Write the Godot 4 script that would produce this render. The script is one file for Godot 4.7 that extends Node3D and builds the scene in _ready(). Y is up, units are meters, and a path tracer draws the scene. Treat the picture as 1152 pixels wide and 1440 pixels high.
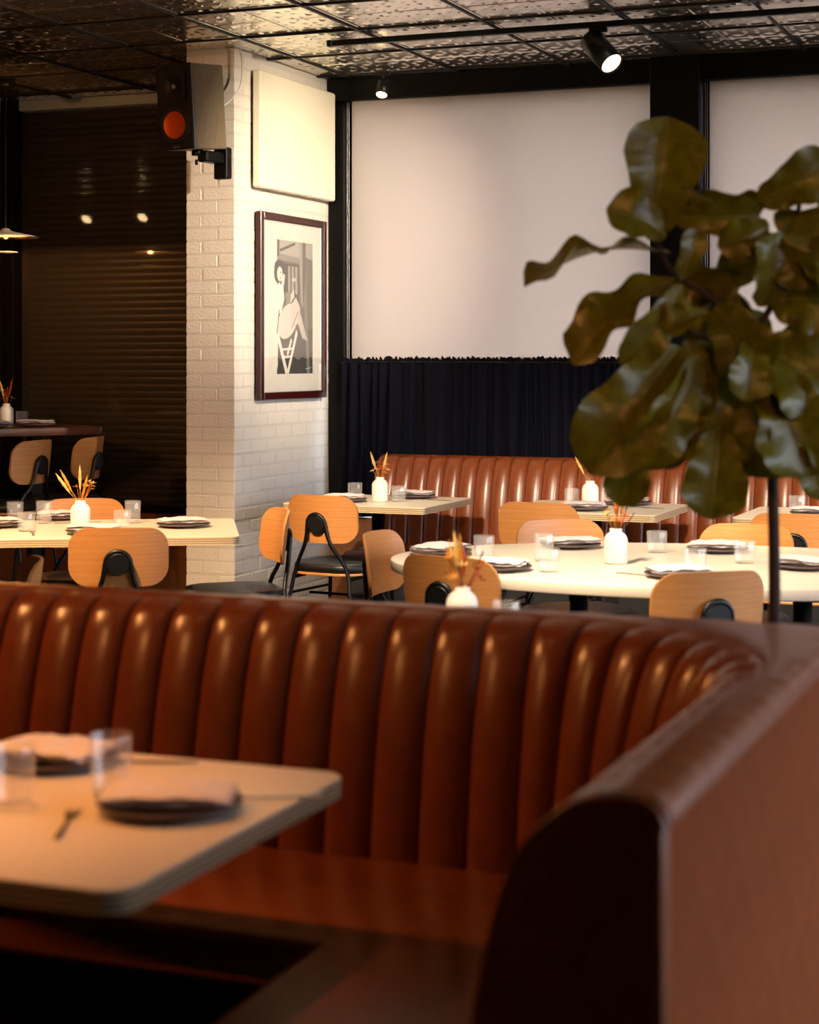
extends Node3D
# A corner of a restaurant. Room axes: x runs along the window wall, -z towards it, y up, metres.

var M := {}                      # materials
var taken := {}                  # names in use at top level
var X := Transform3D.IDENTITY    # where the shape helpers put their vertices
var rng := RandomNumberGenerator.new()

func _ready() -> void:
	rng.seed = 7
	view_and_light()
	make_materials()
	build_shell()
	build_ceiling()
	build_pier()
	build_window_wall()
	build_front_booth()
	build_back_banquette()
	build_tables()
	build_chairs()
	build_pier_fittings()
	build_lamps()
	build_tableware()
	build_fig()

func view_and_light() -> void:
	var cam := Camera3D.new()
	cam.name = "camera"
	var lens := CameraAttributesPhysical.new()
	lens.frustum_focal_length = 85.0
	lens.frustum_focus_distance = 9.6
	lens.frustum_near = 0.1
	lens.frustum_far = 200.0
	lens.exposure_aperture = 4.0
	cam.attributes = lens
	cam.projection = Camera3D.PROJECTION_FRUSTUM
	cam.near = 0.1
	cam.far = 200.0
	cam.size = 0.1 * 1440.0 / 2560.0                            # a long lens
	cam.frustum_offset = Vector2(0, -0.1 * 215.0 / 2560.0)      # shifted down, so uprights stay upright
	add_child(cam)
	cam.position = Vector3(0, 1.53, 0)
	cam.rotation_degrees.y = 21.8
	cam.current = true
	var env := Environment.new()
	env.background_mode = Environment.BG_SKY
	var sky := Sky.new()
	var sm := ProceduralSkyMaterial.new()                       # a bright overcast day
	sm.sky_top_color = Color(0.80, 0.86, 0.95)
	sm.sky_horizon_color = Color(0.90, 0.92, 0.95)
	sm.ground_bottom_color = Color(0.62, 0.61, 0.60)
	sm.ground_horizon_color = Color(0.75, 0.75, 0.75)
	sm.sky_energy_multiplier = 2.9
	sky.sky_material = sm
	env.sky = sky
	env.background_energy_multiplier = 1.0
	env.tonemap_mode = Environment.TONE_MAPPER_LINEAR
	env.tonemap_exposure = 1.0
	env.sdfgi_enabled = true
	env.ssao_enabled = true
	env.ssil_enabled = true
	var we := WorldEnvironment.new()
	we.name = "surroundings"
	we.environment = env
	add_child(we)

# ---------------------------------------------------------------- naming

func numbered(called: String) -> String:
	var n: int = taken.get(called, 0)
	taken[called] = n + 1
	return called if n == 0 else "%s_%03d" % [called, n]

func tag(o: Node, label: String, category: String, group := "") -> Node:
	o.set_meta("label", label)
	o.set_meta("category", category)
	if group != "":
		o.set_meta("group", group)
	return o

func thing(called: String, label: String, category: String, at := Vector3.ZERO, turn := 0.0, group := "") -> Node3D:
	var o := Node3D.new()
	o.name = numbered(called)
	add_child(o)
	o.position = at
	o.rotation_degrees.y = turn
	tag(o, label, category, group)
	return o

func structure(called: String) -> Node3D:
	var o := Node3D.new()
	o.name = numbered(called)
	add_child(o)
	o.set_meta("kind", "structure")
	return o

func put(called: String, mesh: Mesh, mat: Material, parent: Node, at := Transform3D.IDENTITY) -> MeshInstance3D:
	var o := MeshInstance3D.new()
	o.name = numbered(called) if parent == self else called
	o.mesh = mesh
	o.material_override = mat
	o.transform = at
	parent.add_child(o, true)
	return o

func shift(x: float, y: float, z: float) -> Transform3D:
	return Transform3D(Basis.IDENTITY, Vector3(x, y, z))

func turned(yaw_deg: float, at: Vector3) -> Transform3D:
	return Transform3D(Basis(Vector3.UP, deg_to_rad(yaw_deg)), at)

func copy_of(src: Node3D, at: Vector3, turn: float, label := "") -> Node3D:
	var c: Node3D = src.duplicate()
	var base: String = src.name
	var cut := RegEx.create_from_string("_\\d{3}$")
	c.name = numbered(cut.sub(base, ""))
	add_child(c)
	c.position = at
	c.rotation_degrees.y = turn
	if label != "":
		c.set_meta("label", label)
	return c

# ---------------------------------------------------------------- shape helpers

func begin() -> SurfaceTool:
	var st := SurfaceTool.new()
	st.begin(Mesh.PRIMITIVE_TRIANGLES)
	return st

func done(st: SurfaceTool) -> ArrayMesh:
	st.generate_normals()
	st.index()
	return st.commit()

func tri(st: SurfaceTool, a: Vector3, b: Vector3, c: Vector3, g := 0) -> void:
	for p in [a, b, c]:
		st.set_smooth_group(g)
		st.add_vertex(X * p)

func quad(st: SurfaceTool, a: Vector3, b: Vector3, c: Vector3, d: Vector3, g := 0) -> void:
	tri(st, a, b, c, g)
	tri(st, a, c, d, g)

func grid(st: SurfaceTool, rows: Array, closed := false, g := 0) -> void:
	for i in rows.size() - 1:
		var r: PackedVector3Array = rows[i]
		var s: PackedVector3Array = rows[i + 1]
		var n := r.size()
		for j in (n if closed else n - 1):
			var k := (j + 1) % n
			quad(st, r[j], r[k], s[k], s[j], g)

func lathe(st: SurfaceTool, profile: Array, sides := 24, g := 0) -> void:
	var rows := []
	for p: Vector2 in profile:
		var ring := PackedVector3Array()
		for k in sides:
			var a := TAU * k / sides
			ring.append(Vector3(p.x * cos(a), p.y, p.x * sin(a)))
		rows.append(ring)
	grid(st, rows, true, g)

func tube(st: SurfaceTool, path: Array, r: float, sides := 8, r_end := -1.0, g := 0) -> void:
	var rows := []
	var n := path.size()
	var side := Vector3.ZERO
	for i in n:
		var a: Vector3 = path[maxi(i - 1, 0)]
		var b: Vector3 = path[mini(i + 1, n - 1)]
		var p: Vector3 = path[i]
		var t := (b - a).normalized()
		if i == 0:
			side = t.cross(Vector3.UP if absf(t.y) < 0.9 else Vector3.RIGHT).normalized()
		else:
			side = (side - t * side.dot(t)).normalized()
		var up := t.cross(side)
		var w := r if r_end < 0.0 else lerpf(r, r_end, float(i) / (n - 1))
		var ring := PackedVector3Array()
		for k in sides:
			var q := TAU * k / sides
			ring.append(p + (side * cos(q) + up * sin(q)) * w)
		rows.append(ring)
	grid(st, rows, true, g)
	for e in [0, n - 1]:
		var ring: PackedVector3Array = rows[e]
		for k in sides:
			tri(st, path[e], ring[k], ring[(k + 1) % sides], g + 1)

func smooth_path(points: Array, steps := 6) -> Array:
	var c := Curve3D.new()
	for i in points.size():
		var a: Vector3 = points[maxi(i - 1, 0)]
		var b: Vector3 = points[mini(i + 1, points.size() - 1)]
		var h := (b - a) / 6.0
		c.add_point(points[i], -h, h)
	var out := []
	for i in (points.size() - 1) * steps + 1:
		out.append(c.sample(i / steps if i < (points.size() - 1) * steps else points.size() - 2, float(i % steps) / steps if i < (points.size() - 1) * steps else 1.0))
	return out

func rounded(w: float, h: float, r: float, seg := 6) -> PackedVector2Array:
	var out := PackedVector2Array()
	for q in 4:
		var c := Vector2((w / 2 - r) * (1 if q in [0, 3] else -1), (h / 2 - r) * (1 if q < 2 else -1))
		for k in seg + 1:
			var a := PI / 2 * (q + float(k) / seg)
			out.append(c + Vector2(cos(a), sin(a)) * r)
	return out

func oval(a: float, b: float, n := 64) -> PackedVector2Array:
	var out := PackedVector2Array()
	for k in n:
		out.append(Vector2(a * cos(TAU * k / n), b * sin(TAU * k / n)))
	return out

func inset(poly: PackedVector2Array, d: float) -> PackedVector2Array:
	var out := PackedVector2Array()
	var n := poly.size()
	for i in n:
		var a := (poly[i] - poly[(i + n - 1) % n]).normalized()
		var b := (poly[(i + 1) % n] - poly[i]).normalized()
		var na := Vector2(-a.y, a.x)
		var nb := Vector2(-b.y, b.x)
		var m := na + nb
		var s := m.length_squared()
		out.append(poly[i] + (m * (2.0 / s) if s > 0.3 else na) * d)
	return out

# an upright slab over a flat outline (x, z), counter-clockwise, its edges rounded by b
func prism(st: SurfaceTool, outline: PackedVector2Array, y0: float, y1: float, b := 0.0, seg := 1, flat := false) -> void:
	var poly := outline.duplicate()
	var area := 0.0
	for i in poly.size():
		area += poly[i].cross(poly[(i + 1) % poly.size()])
	if area < 0.0:
		poly.reverse()
	var rings := []
	var flats := []
	var levels := []
	if b > 0.0:
		for i in seg + 1:
			var a := PI / 2 * i / seg
			levels.append(Vector2(b * (1 - sin(a)), y0 + b * (1 - cos(a))))
		for i in seg + 1:
			var a := PI / 2 * (seg - i) / seg
			levels.append(Vector2(b * (1 - sin(a)), y1 - b * (1 - cos(a))))
	else:
		levels = [Vector2(0, y0), Vector2(0, y1)]
	for l: Vector2 in levels:
		var p2 := poly if l.x == 0.0 else inset(poly, l.x)
		var ring := PackedVector3Array()
		for p in p2:
			ring.append(Vector3(p.x, l.y, p.y))
		rings.append(ring)
		flats.append(p2)
	grid(st, rings, true, -1 if flat else 1)
	for e in [0, rings.size() - 1]:
		var f: PackedVector2Array = flats[e]
		var idx := Geometry2D.triangulate_polygon(f)
		var ring: PackedVector3Array = rings[e]
		for k in range(0, idx.size(), 3):
			var g := 2 if b > 0.0 and seg > 1 and not flat else 3
			tri(st, ring[idx[k]], ring[idx[k + 1]], ring[idx[k + 2]], 1 if g == 2 else 3)

func block(st: SurfaceTool, c: Vector3, s: Vector3, b := 0.003) -> void:
	var keep := X
	X = X * Transform3D(Basis.IDENTITY, c)
	prism(st, rounded(s.x, s.z, minf(b, 0.4 * minf(s.x, s.z)), 1), -s.y / 2, s.y / 2, minf(b, 0.4 * s.y), 1, true)
	X = keep

func block_mesh(c: Vector3, s: Vector3, b := 0.003) -> ArrayMesh:
	var st := begin()
	block(st, c, s, b)
	return done(st)

func slab_mesh(outline: PackedVector2Array, y0: float, y1: float, b := 0.0, seg := 1) -> ArrayMesh:
	var st := begin()
	prism(st, outline, y0, y1, b, seg)
	return done(st)

func lathe_mesh(profile: Array, sides := 24) -> ArrayMesh:
	var st := begin()
	lathe(st, profile, sides)
	return done(st)

func tube_mesh(path: Array, r: float, sides := 8, r_end := -1.0) -> ArrayMesh:
	var st := begin()
	tube(st, path, r, sides, r_end)
	return done(st)

# a box outline extruded along z (for profiles drawn in x, y)
func profile_mesh(outline: PackedVector2Array, z0: float, z1: float, b := 0.0, seg := 1) -> ArrayMesh:
	var st := begin()
	var keep := X
	X = X * Transform3D(Basis(Vector3(1, 0, 0), Vector3(0, 0, 1), Vector3(0, 1, 0)), Vector3.ZERO)
	prism(st, outline, z0, z1, b, seg)
	X = keep
	return done(st)

# ---------------------------------------------------------------- materials

func noise(seed_: int, freq: float, kind := FastNoiseLite.TYPE_SIMPLEX_SMOOTH, octaves := 4, size := 256) -> NoiseTexture2D:
	var n := FastNoiseLite.new()
	n.seed = seed_
	n.frequency = freq
	n.noise_type = kind
	n.fractal_octaves = octaves
	var t := NoiseTexture2D.new()
	t.width = size
	t.height = size
	t.seamless = true
	t.noise = n
	return t

func tinted(seed_: int, freq: float, dark: Color, light: Color, kind := FastNoiseLite.TYPE_SIMPLEX_SMOOTH, octaves := 4, size := 256) -> NoiseTexture2D:
	var t := noise(seed_, freq, kind, octaves, size)
	var g := Gradient.new()
	g.set_color(0, dark)
	g.set_color(1, light)
	t.color_ramp = g
	return t

func mat(called: String, c: Color, rough := 0.6, metal := 0.0) -> StandardMaterial3D:
	var m := StandardMaterial3D.new()
	m.resource_name = called
	m.albedo_color = c
	m.roughness = rough
	m.metallic = metal
	m.cull_mode = BaseMaterial3D.CULL_DISABLED
	M[called] = m
	return m

func triplanar(m: StandardMaterial3D, scale: Vector3, world := false) -> StandardMaterial3D:
	m.uv1_triplanar = true
	m.uv1_world_triplanar = world
	m.uv1_scale = scale
	return m

func relief(m: StandardMaterial3D, t: Texture2D, cm: float) -> void:
	m.heightmap_enabled = true
	m.heightmap_texture = t
	m.heightmap_scale = cm

func glow(called: String, c: Color, energy: float) -> StandardMaterial3D:
	var m := mat(called, Color(0.9, 0.9, 0.9), 0.5)
	m.emission_enabled = true
	m.emission = c
	m.emission_energy_multiplier = energy
	return m

func make_materials() -> void:
	var grain_bump := noise(3, 0.045, FastNoiseLite.TYPE_CELLULAR, 2)
	var m := mat("leather", Color.WHITE, 0.285)
	m.albedo_texture = tinted(11, 0.01, Color(0.43, 0.205, 0.085), Color(0.51, 0.25, 0.11))
	triplanar(m, Vector3(4, 4, 4), true)
	relief(m, grain_bump, 0.02)
	var lp: StandardMaterial3D = m.duplicate()
	lp.resource_name = "leather_panel"
	lp.roughness = 0.62
	lp.metallic_specular = 0.2
	M["leather_panel"] = lp
	m = mat("dark_base", Color(0.05, 0.04, 0.035), 0.6)
	m = mat("oak_ply", Color.WHITE, 0.42)
	m.albedo_texture = tinted(21, 0.02, Color(0.67, 0.43, 0.22), Color(0.78, 0.53, 0.30))
	triplanar(m, Vector3(0.6, 20, 20))
	m = mat("ply_edge", Color(0.80, 0.70, 0.55), 0.6)
	m = mat("ply_edge_dark", Color(0.55, 0.44, 0.32), 0.6)
	m = mat("laminate", Color.WHITE, 0.34)
	m.albedo_texture = tinted(31, 0.06, Color(0.86, 0.80, 0.72), Color(0.89, 0.83, 0.75))
	triplanar(m, Vector3(3, 3, 3), true)
	m = mat("bar_wood", Color.WHITE, 0.4)
	m.albedo_texture = tinted(22, 0.02, Color(0.34, 0.19, 0.10), Color(0.46, 0.27, 0.14))
	triplanar(m, Vector3(14, 14, 1.2))
	m = mat("wainscot_wood", Color.WHITE, 0.5)
	m.albedo_texture = tinted(23, 0.02, Color(0.42, 0.25, 0.13), Color(0.52, 0.32, 0.17))
	triplanar(m, Vector3(1.0, 10, 10), true)
	m = mat("black_steel", Color(0.045, 0.043, 0.042), 0.4, 0.3)
	m = mat("black_vinyl", Color(0.06, 0.055, 0.05), 0.45)
	triplanar(m, Vector3(6, 6, 6))
	relief(m, grain_bump, 0.02)
	m = mat("frame_black", Color(0.05, 0.047, 0.045), 0.5)
	m.metallic_specular = 0.25
	m = mat("white_paint", Color(0.86, 0.83, 0.79), 0.55)
	triplanar(m, Vector3(7, 7, 7), true)
	relief(m, noise(41, 0.03, FastNoiseLite.TYPE_SIMPLEX_SMOOTH, 4), 0.15)
	m = mat("mortar", Color(0.82, 0.79, 0.75), 0.8)
	triplanar(m, Vector3(7, 7, 7), true)
	relief(m, noise(42, 0.06), 0.2)
	m = mat("shade_fabric", Color(0.66, 0.62, 0.585), 0.9)
	m.backlight_enabled = true
	m.backlight = Color(0.90, 0.84, 0.79)
	triplanar(m, Vector3(40, 40, 40), true)
	relief(m, noise(43, 0.2), 0.02)
	m = mat("shade_bar", Color(0.80, 0.75, 0.68), 0.6)
	m = mat("chain", Color(0.75, 0.74, 0.72), 0.35, 0.6)
	m = mat("white_plastic", Color(0.88, 0.87, 0.85), 0.35)
	m = mat("navy_cloth", Color(0.07, 0.074, 0.112), 0.95)
	m.metallic_specular = 0.15
	m = mat("tin", Color(0.95, 0.93, 0.89), 0.19, 0.95)
	m = mat("tin_bar", Color(0.10, 0.085, 0.07), 0.45, 0.5)
	m = mat("shutter", Color.WHITE, 0.45, 0.3)
	m.albedo_texture = tinted(51, 0.02, Color(0.10, 0.07, 0.045), Color(0.17, 0.125, 0.085))
	triplanar(m, Vector3(0.6, 9, 9), true)
	m = mat("aluminium", Color(0.76, 0.82, 0.86), 0.5)
	m = mat("pane", Color(0.6, 0.6, 0.6, 0.06), 0.02)
	m.transparency = BaseMaterial3D.TRANSPARENCY_ALPHA
	m = mat("tumbler", Color(0.97, 0.97, 0.97, 0.06), 0.03)
	m.transparency = BaseMaterial3D.TRANSPARENCY_ALPHA
	m = mat("panel_cloth", Color(0.88, 0.85, 0.77), 0.9)
	triplanar(m, Vector3(30, 30, 30), true)
	relief(m, noise(44, 0.2), 0.03)
	m = mat("mahogany", Color(0.20, 0.045, 0.035), 0.3)
	m = mat("mat_board", Color(0.88, 0.86, 0.82), 0.8)
	m = mat("speaker_front", Color(0.035, 0.032, 0.03), 0.42)
	m = mat("speaker_veneer", Color.WHITE, 0.38)
	m.albedo_texture = tinted(52, 0.03, Color(0.46, 0.40, 0.32), Color(0.54, 0.48, 0.39))
	triplanar(m, Vector3(10, 1.0, 10))
	m = mat("speaker_trim", Color(0.52, 0.53, 0.56), 0.35, 0.3)
	m = mat("copper", Color(0.90, 0.36, 0.10), 0.34, 0.45)
	m = mat("horn", Color(0.12, 0.11, 0.105), 0.32)
	m = mat("rubber", Color(0.05, 0.05, 0.05), 0.6)
	m = mat("stoneware", Color.WHITE, 0.4)
	m.albedo_texture = tinted(61, 0.05, Color(0.30, 0.24, 0.23), Color(0.38, 0.31, 0.30))
	triplanar(m, Vector3(5, 5, 5))
	m = mat("napkin", Color(0.84, 0.79, 0.78), 0.95)
	triplanar(m, Vector3(30, 30, 30))
	relief(m, noise(45, 0.2), 0.03)
	m = mat("ceramic", Color(0.90, 0.87, 0.82), 0.4)
	m = mat("steel", Color(0.72, 0.70, 0.68), 0.22, 1.0)
	m = mat("straw", Color(0.72, 0.48, 0.16), 0.8)
	m = mat("straw_pale", Color(0.82, 0.66, 0.36), 0.85)
	m = mat("rust_petal", Color(0.72, 0.27, 0.07), 0.8)
	m = mat("red_stem", Color(0.40, 0.12, 0.08), 0.8)
	m = mat("leaf_green", Color.WHITE, 0.34)
	m.metallic_specular = 0.45
	m.albedo_texture = tinted(71, 0.03, Color(0.29, 0.29, 0.035), Color(0.43, 0.41, 0.05))
	triplanar(m, Vector3(3, 3, 3), true)
	relief(m, noise(46, 0.02), 0.4)
	m.backlight_enabled = true
	m.backlight = Color(0.78, 0.74, 0.12)
	m = mat("midrib", Color(0.42, 0.42, 0.16), 0.5)
	m = mat("bark", Color.WHITE, 0.85)
	m.albedo_texture = tinted(72, 0.05, Color(0.12, 0.08, 0.05), Color(0.22, 0.15, 0.10))
	triplanar(m, Vector3(6, 3, 6))
	m = mat("pot_clay", Color(0.25, 0.24, 0.23), 0.7)
	m = mat("soil", Color(0.06, 0.045, 0.035), 0.95)
	m = mat("floor", Color.WHITE, 0.45)
	m.albedo_texture = tinted(81, 0.02, Color(0.09, 0.08, 0.075), Color(0.14, 0.13, 0.12))
	triplanar(m, Vector3(0.8, 0.8, 0.8), true)
	m = mat("plaster", Color(0.55, 0.50, 0.45), 0.9)
	m = mat("dark_plaster", Color(0.20, 0.15, 0.11), 0.9)
	m = mat("lamp_enamel", Color(0.85, 0.80, 0.72), 0.4)
	glow("lamp_glow", Color(1.0, 0.84, 0.60), 12.0)
	glow("pendant_glow", Color(1.0, 0.66, 0.34), 1.5)

# ---------------------------------------------------------------- room

const BACK := -10.2       # face of the window wall
const TOP := 3.24         # ceiling

func wall_part(parent: Node, called: String, m: String, x0: float, x1: float, y0: float, y1: float, z0: float, z1: float, b := 0.004) -> MeshInstance3D:
	var c := Vector3((x0 + x1) / 2, (y0 + y1) / 2, (z0 + z1) / 2)
	return put(called, block_mesh(Vector3.ZERO, Vector3(absf(x1 - x0), absf(y1 - y0), absf(z1 - z0)), b), M[m], parent, Transform3D(Basis.IDENTITY, c))

func build_shell() -> void:
	var f := structure("floor")
	wall_part(f, "slab", "floor", -12.2, 3.7, -0.12, 0.0, -10.5, 3.2)
	var w := structure("wall_left")
	wall_part(w, "wall_face", "dark_plaster", -12.2, -12.0, 0, TOP + 0.1, -10.5, 3.2)
	w = structure("wall_rear")
	wall_part(w, "wall_face", "dark_plaster", -12.0, 3.5, 0, TOP + 0.1, 3.0, 3.2)
	# the side wall with the daylight windows
	w = structure("wall_right")
	wall_part(w, "apron", "plaster", 3.5, 3.7, 0, 0.5, -10.5, 3.2)
	wall_part(w, "head", "plaster", 3.5, 3.7, 2.9, TOP + 0.1, -10.5, 3.2)
	wall_part(w, "solid_end", "plaster", 3.5, 3.7, 0.5, 2.9, -1.8, 3.2)
	var n := 0
	for z in [-10.35, -6.6, -2.0]:
		wall_part(w, "pier", "plaster", 3.5, 3.7, 0.5, 2.9, z - 0.2, z + 0.2)
		if z < -3.5:
			n += 1
			var z1: float = [-6.6, -2.0][n - 1]
			var win := structure("window_%d" % n)
			wall_part(win, "pane", "pane", 3.60, 3.606, 0.5, 2.9, z + 0.2, z1 - 0.2, 0.001)
			wall_part(win, "mullion", "frame_black", 3.57, 3.63, 0.5, 2.9, (z + z1) / 2 - 0.03, (z + z1) / 2 + 0.03)

# ---------------------------------------------------------------- ceiling

const TILE := 0.68

# a pressed tin tile: four by four flat panels, each with a sunk pyramid and four darts, between raised beads
func tin_tile() -> ArrayMesh:
	var st := begin()
	var s := (TILE - 0.02) / 4.0
	for i in 4:
		for j in 4:
			var c := Vector3((j - 1.5) * s, 0, (i - 1.5) * s)
			var apex := c + Vector3(0, -0.0055, 0)
			for q in 4:
				var a := PI / 2 * q
				var u := Vector3(cos(a), 0, sin(a))
				var v := Vector3(-sin(a), 0, cos(a))
				var p := c + u * (0.22 * s)
				var p2 := c + v * (0.22 * s)
				var k := c + (u + v) * (0.5 * s)
				var k2 := c + (u - v) * (0.5 * s)
				tri(st, apex, p, p2, -1)                       # the pyramid
				tri(st, p, k2, k, -1)                          # the flat round it
				var d0 := c + (u + v) * (0.24 * s)             # a dart pointing at the corner
				var d1 := c + (u + v) * (0.42 * s)
				var dm := c + (u + v) * (0.30 * s)
				var l := dm + (u - v) * (0.085 * s)
				var r := dm - (u - v) * (0.085 * s)
				var low := dm + Vector3(0, -0.0045, 0)
				tri(st, low, d0, l, -1)
				tri(st, low, l, d1, -1)
				tri(st, low, d1, r, -1)
				tri(st, low, r, d0, -1)
				tri(st, p, k, l, -1)
				tri(st, k, d1, l, -1)
				tri(st, p, l, d0, -1)
				tri(st, p2, r, k, -1)
				tri(st, k, r, d1, -1)
				tri(st, p2, d0, r, -1)
				tri(st, p, d0, p2, -1)
	for k in [0, 2, 4]:
		for way in 2:
			var o: float = (k - 2.0) * s
			var e := 2.0 * s
			var w := 0.007
			var f := func(x: float, y: float, z: float) -> Vector3: return Vector3(x, y, z) if way == 0 else Vector3(z, y, x)
			quad(st, f.call(o - w, -0.0003, -e), f.call(o, -0.003, -e), f.call(o, -0.003, e), f.call(o - w, -0.0003, e), -1)
			quad(st, f.call(o, -0.003, -e), f.call(o + w, -0.0003, -e), f.call(o + w, -0.0003, e), f.call(o, -0.003, e), -1)
	return done(st)

func build_ceiling() -> void:
	var c := structure("ceiling")
	wall_part(c, "slab", "dark_plaster", -12.2, 3.7, TOP + 0.03, TOP + 0.2, -10.5, 3.2)
	var tile := tin_tile()
	var x0 := -3.74 - TILE * 12
	var z0 := -9.31 - TILE
	var rest := []
	for i in 24:
		for j in range(-1, 20):
			var x := x0 + TILE * (i + 0.5)
			var z := z0 + TILE * (j + 0.5)
			if x < -12.0 or x > 3.4 or z > 2.9 or z < -10.5:
				continue
			var tilt := Basis.from_euler(Vector3(rng.randf_range(-1, 1), 0, rng.randf_range(-1, 1)) * 0.006)
			var at := Transform3D(tilt, Vector3(x, TOP, z))
			if z < -7.0 and x > -7.8 and x < 0.2:
				put("tin_tile", tile, M.tin, c, at)
			else:
				rest.append(at)
	var mm := MultiMesh.new()
	mm.transform_format = MultiMesh.TRANSFORM_3D
	mm.mesh = tile
	mm.instance_count = rest.size()
	for k in rest.size():
		mm.set_instance_transform(k, rest[k])
	var many := MultiMeshInstance3D.new()
	many.name = "tin_tiles"
	many.multimesh = mm
	many.material_override = M.tin
	many.set_meta("kind", "stuff")
	c.add_child(many, true)
	for i in 25:
		var x := x0 + TILE * i
		if x > -12.0 and x < 3.5:
			wall_part(c, "grid_bar", "tin_bar", x - 0.0095, x + 0.0095, TOP - 0.014, TOP + 0.03, -10.2, 3.0)
	for j in 20:
		var z := z0 + TILE * j
		if z < 3.0:
			wall_part(c, "grid_bar", "tin_bar", -12.0, 3.5, TOP - 0.013, TOP + 0.03, z - 0.0095, z + 0.0095)

# ---------------------------------------------------------------- the painted brick pier

const PX0 := -4.90
const PX1 := -4.59
const PZ := -8.90

func build_pier() -> void:
	var p := structure("wall_pier")
	wall_part(p, "mortar_core", "mortar", PX0 + 0.008, PX1 - 0.006, 0, TOP, BACK, PZ - 0.006, 0.001)
	var course := 0.0735
	var gap := 0.009
	var cache := {}
	var hidden := begin()
	var made := 0
	for k in 44:
		var y := TOP - 0.03 - course * (k + 0.5)
		var even := k % 2 == 0
		var items := []          # each: centre x, centre z, size x, size z
		var cw := 0.205 if even else 0.108
		var cd := 0.108 if even else 0.205
		items.append([PX1 - cw / 2, PZ - cd / 2, cw - gap, cd - gap])
		var rest := PX1 - PX0 - cw
		items.append([PX0 + rest / 2, PZ - 0.05, rest - gap, 0.1 - gap])
		var z := PZ - cd
		while z > BACK + 0.02:
			var l := minf(0.207, z - BACK)
			items.append([PX1 - 0.05, z - l / 2, 0.1 - gap, l - gap])
			z -= l
		for it in items:
			var out := rng.randf_range(-0.0012, 0.0012)
			var at := Vector3(it[0] + out, y + rng.randf_range(-0.0012, 0.0012), it[1] + out)
			if made < 290:
				var key := "%.3f %.3f" % [it[2], it[3]]
				if not cache.has(key):
					cache[key] = block_mesh(Vector3.ZERO, Vector3(it[2], course - gap, it[3]), 0.004)
				put("brick", cache[key], M.white_paint, p, Transform3D(Basis.IDENTITY, at))
				made += 1
			else:
				block(hidden, at, Vector3(it[2], course - gap, it[3]), 0.004)
	var low := put("brick_courses", done(hidden), M.white_paint, p)
	low.set_meta("kind", "stuff")

# ---------------------------------------------------------------- window wall

func curtain_fabric(w: float, h: float, seed_: int, ruffle: float) -> ArrayMesh:
	var n := FastNoiseLite.new()
	n.seed = seed_
	n.frequency = 1.6
	var cols := int(w * 150)
	var rows := []
	for i in 11:
		var f := i / 10.0                        # 0 at the rod, 1 at the hem
		var r := PackedVector3Array()
		for j in cols + 1:
			var x := w * j / cols
			var sway := n.get_noise_2d(x * 3.0, 0.0) * 0.05 * f
			var phase := x * 62.0 + n.get_noise_2d(x * 1.6, 9.0) * 16.0
			var amp := lerpf(0.010, 0.040, sqrt(f)) * (0.75 + 0.5 * n.get_noise_2d(x * 4.0, 5.0))
			var deep := amp * sin(phase) + 0.008 * f * sin(phase * 0.43 + 1.0)
			r.append(Vector3(x + sway + 0.006 * cos(phase) * f, -h * f, deep))
		rows.append(r)
	var st := begin()
	grid(st, rows)
	# the gathered heading above the rod
	var head := []
	for i in 5:
		var f := i / 4.0
		var r := PackedVector3Array()
		for j in cols * 2 + 1:
			var x := w * j / (cols * 2)
			var phase := x * 170.0 + n.get_noise_2d(x * 5.0, 30.0) * 8.0
			var tall := ruffle * (0.8 + 0.5 * n.get_noise_2d(x * 30.0, 70.0) + 0.25 * sin(phase))
			r.append(Vector3(x, 0.004 + tall * f, (0.010 - 0.004 * f) * sin(phase)))
		head.append(r)
	grid(st, head)
	return done(st)

func bead_chain(length: float) -> ArrayMesh:
	var st := begin()
	var rows := []
	var n := int(length / 0.006) * 2
	for i in n + 1:
		var ring := PackedVector3Array()
		var r := 0.0028 if i % 2 == 0 else 0.0011
		for k in 6:
			ring.append(Vector3(r * cos(TAU * k / 6), -0.003 * i, r * sin(TAU * k / 6)))
		rows.append(ring)
	grid(st, rows, true)
	return done(st)

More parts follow.
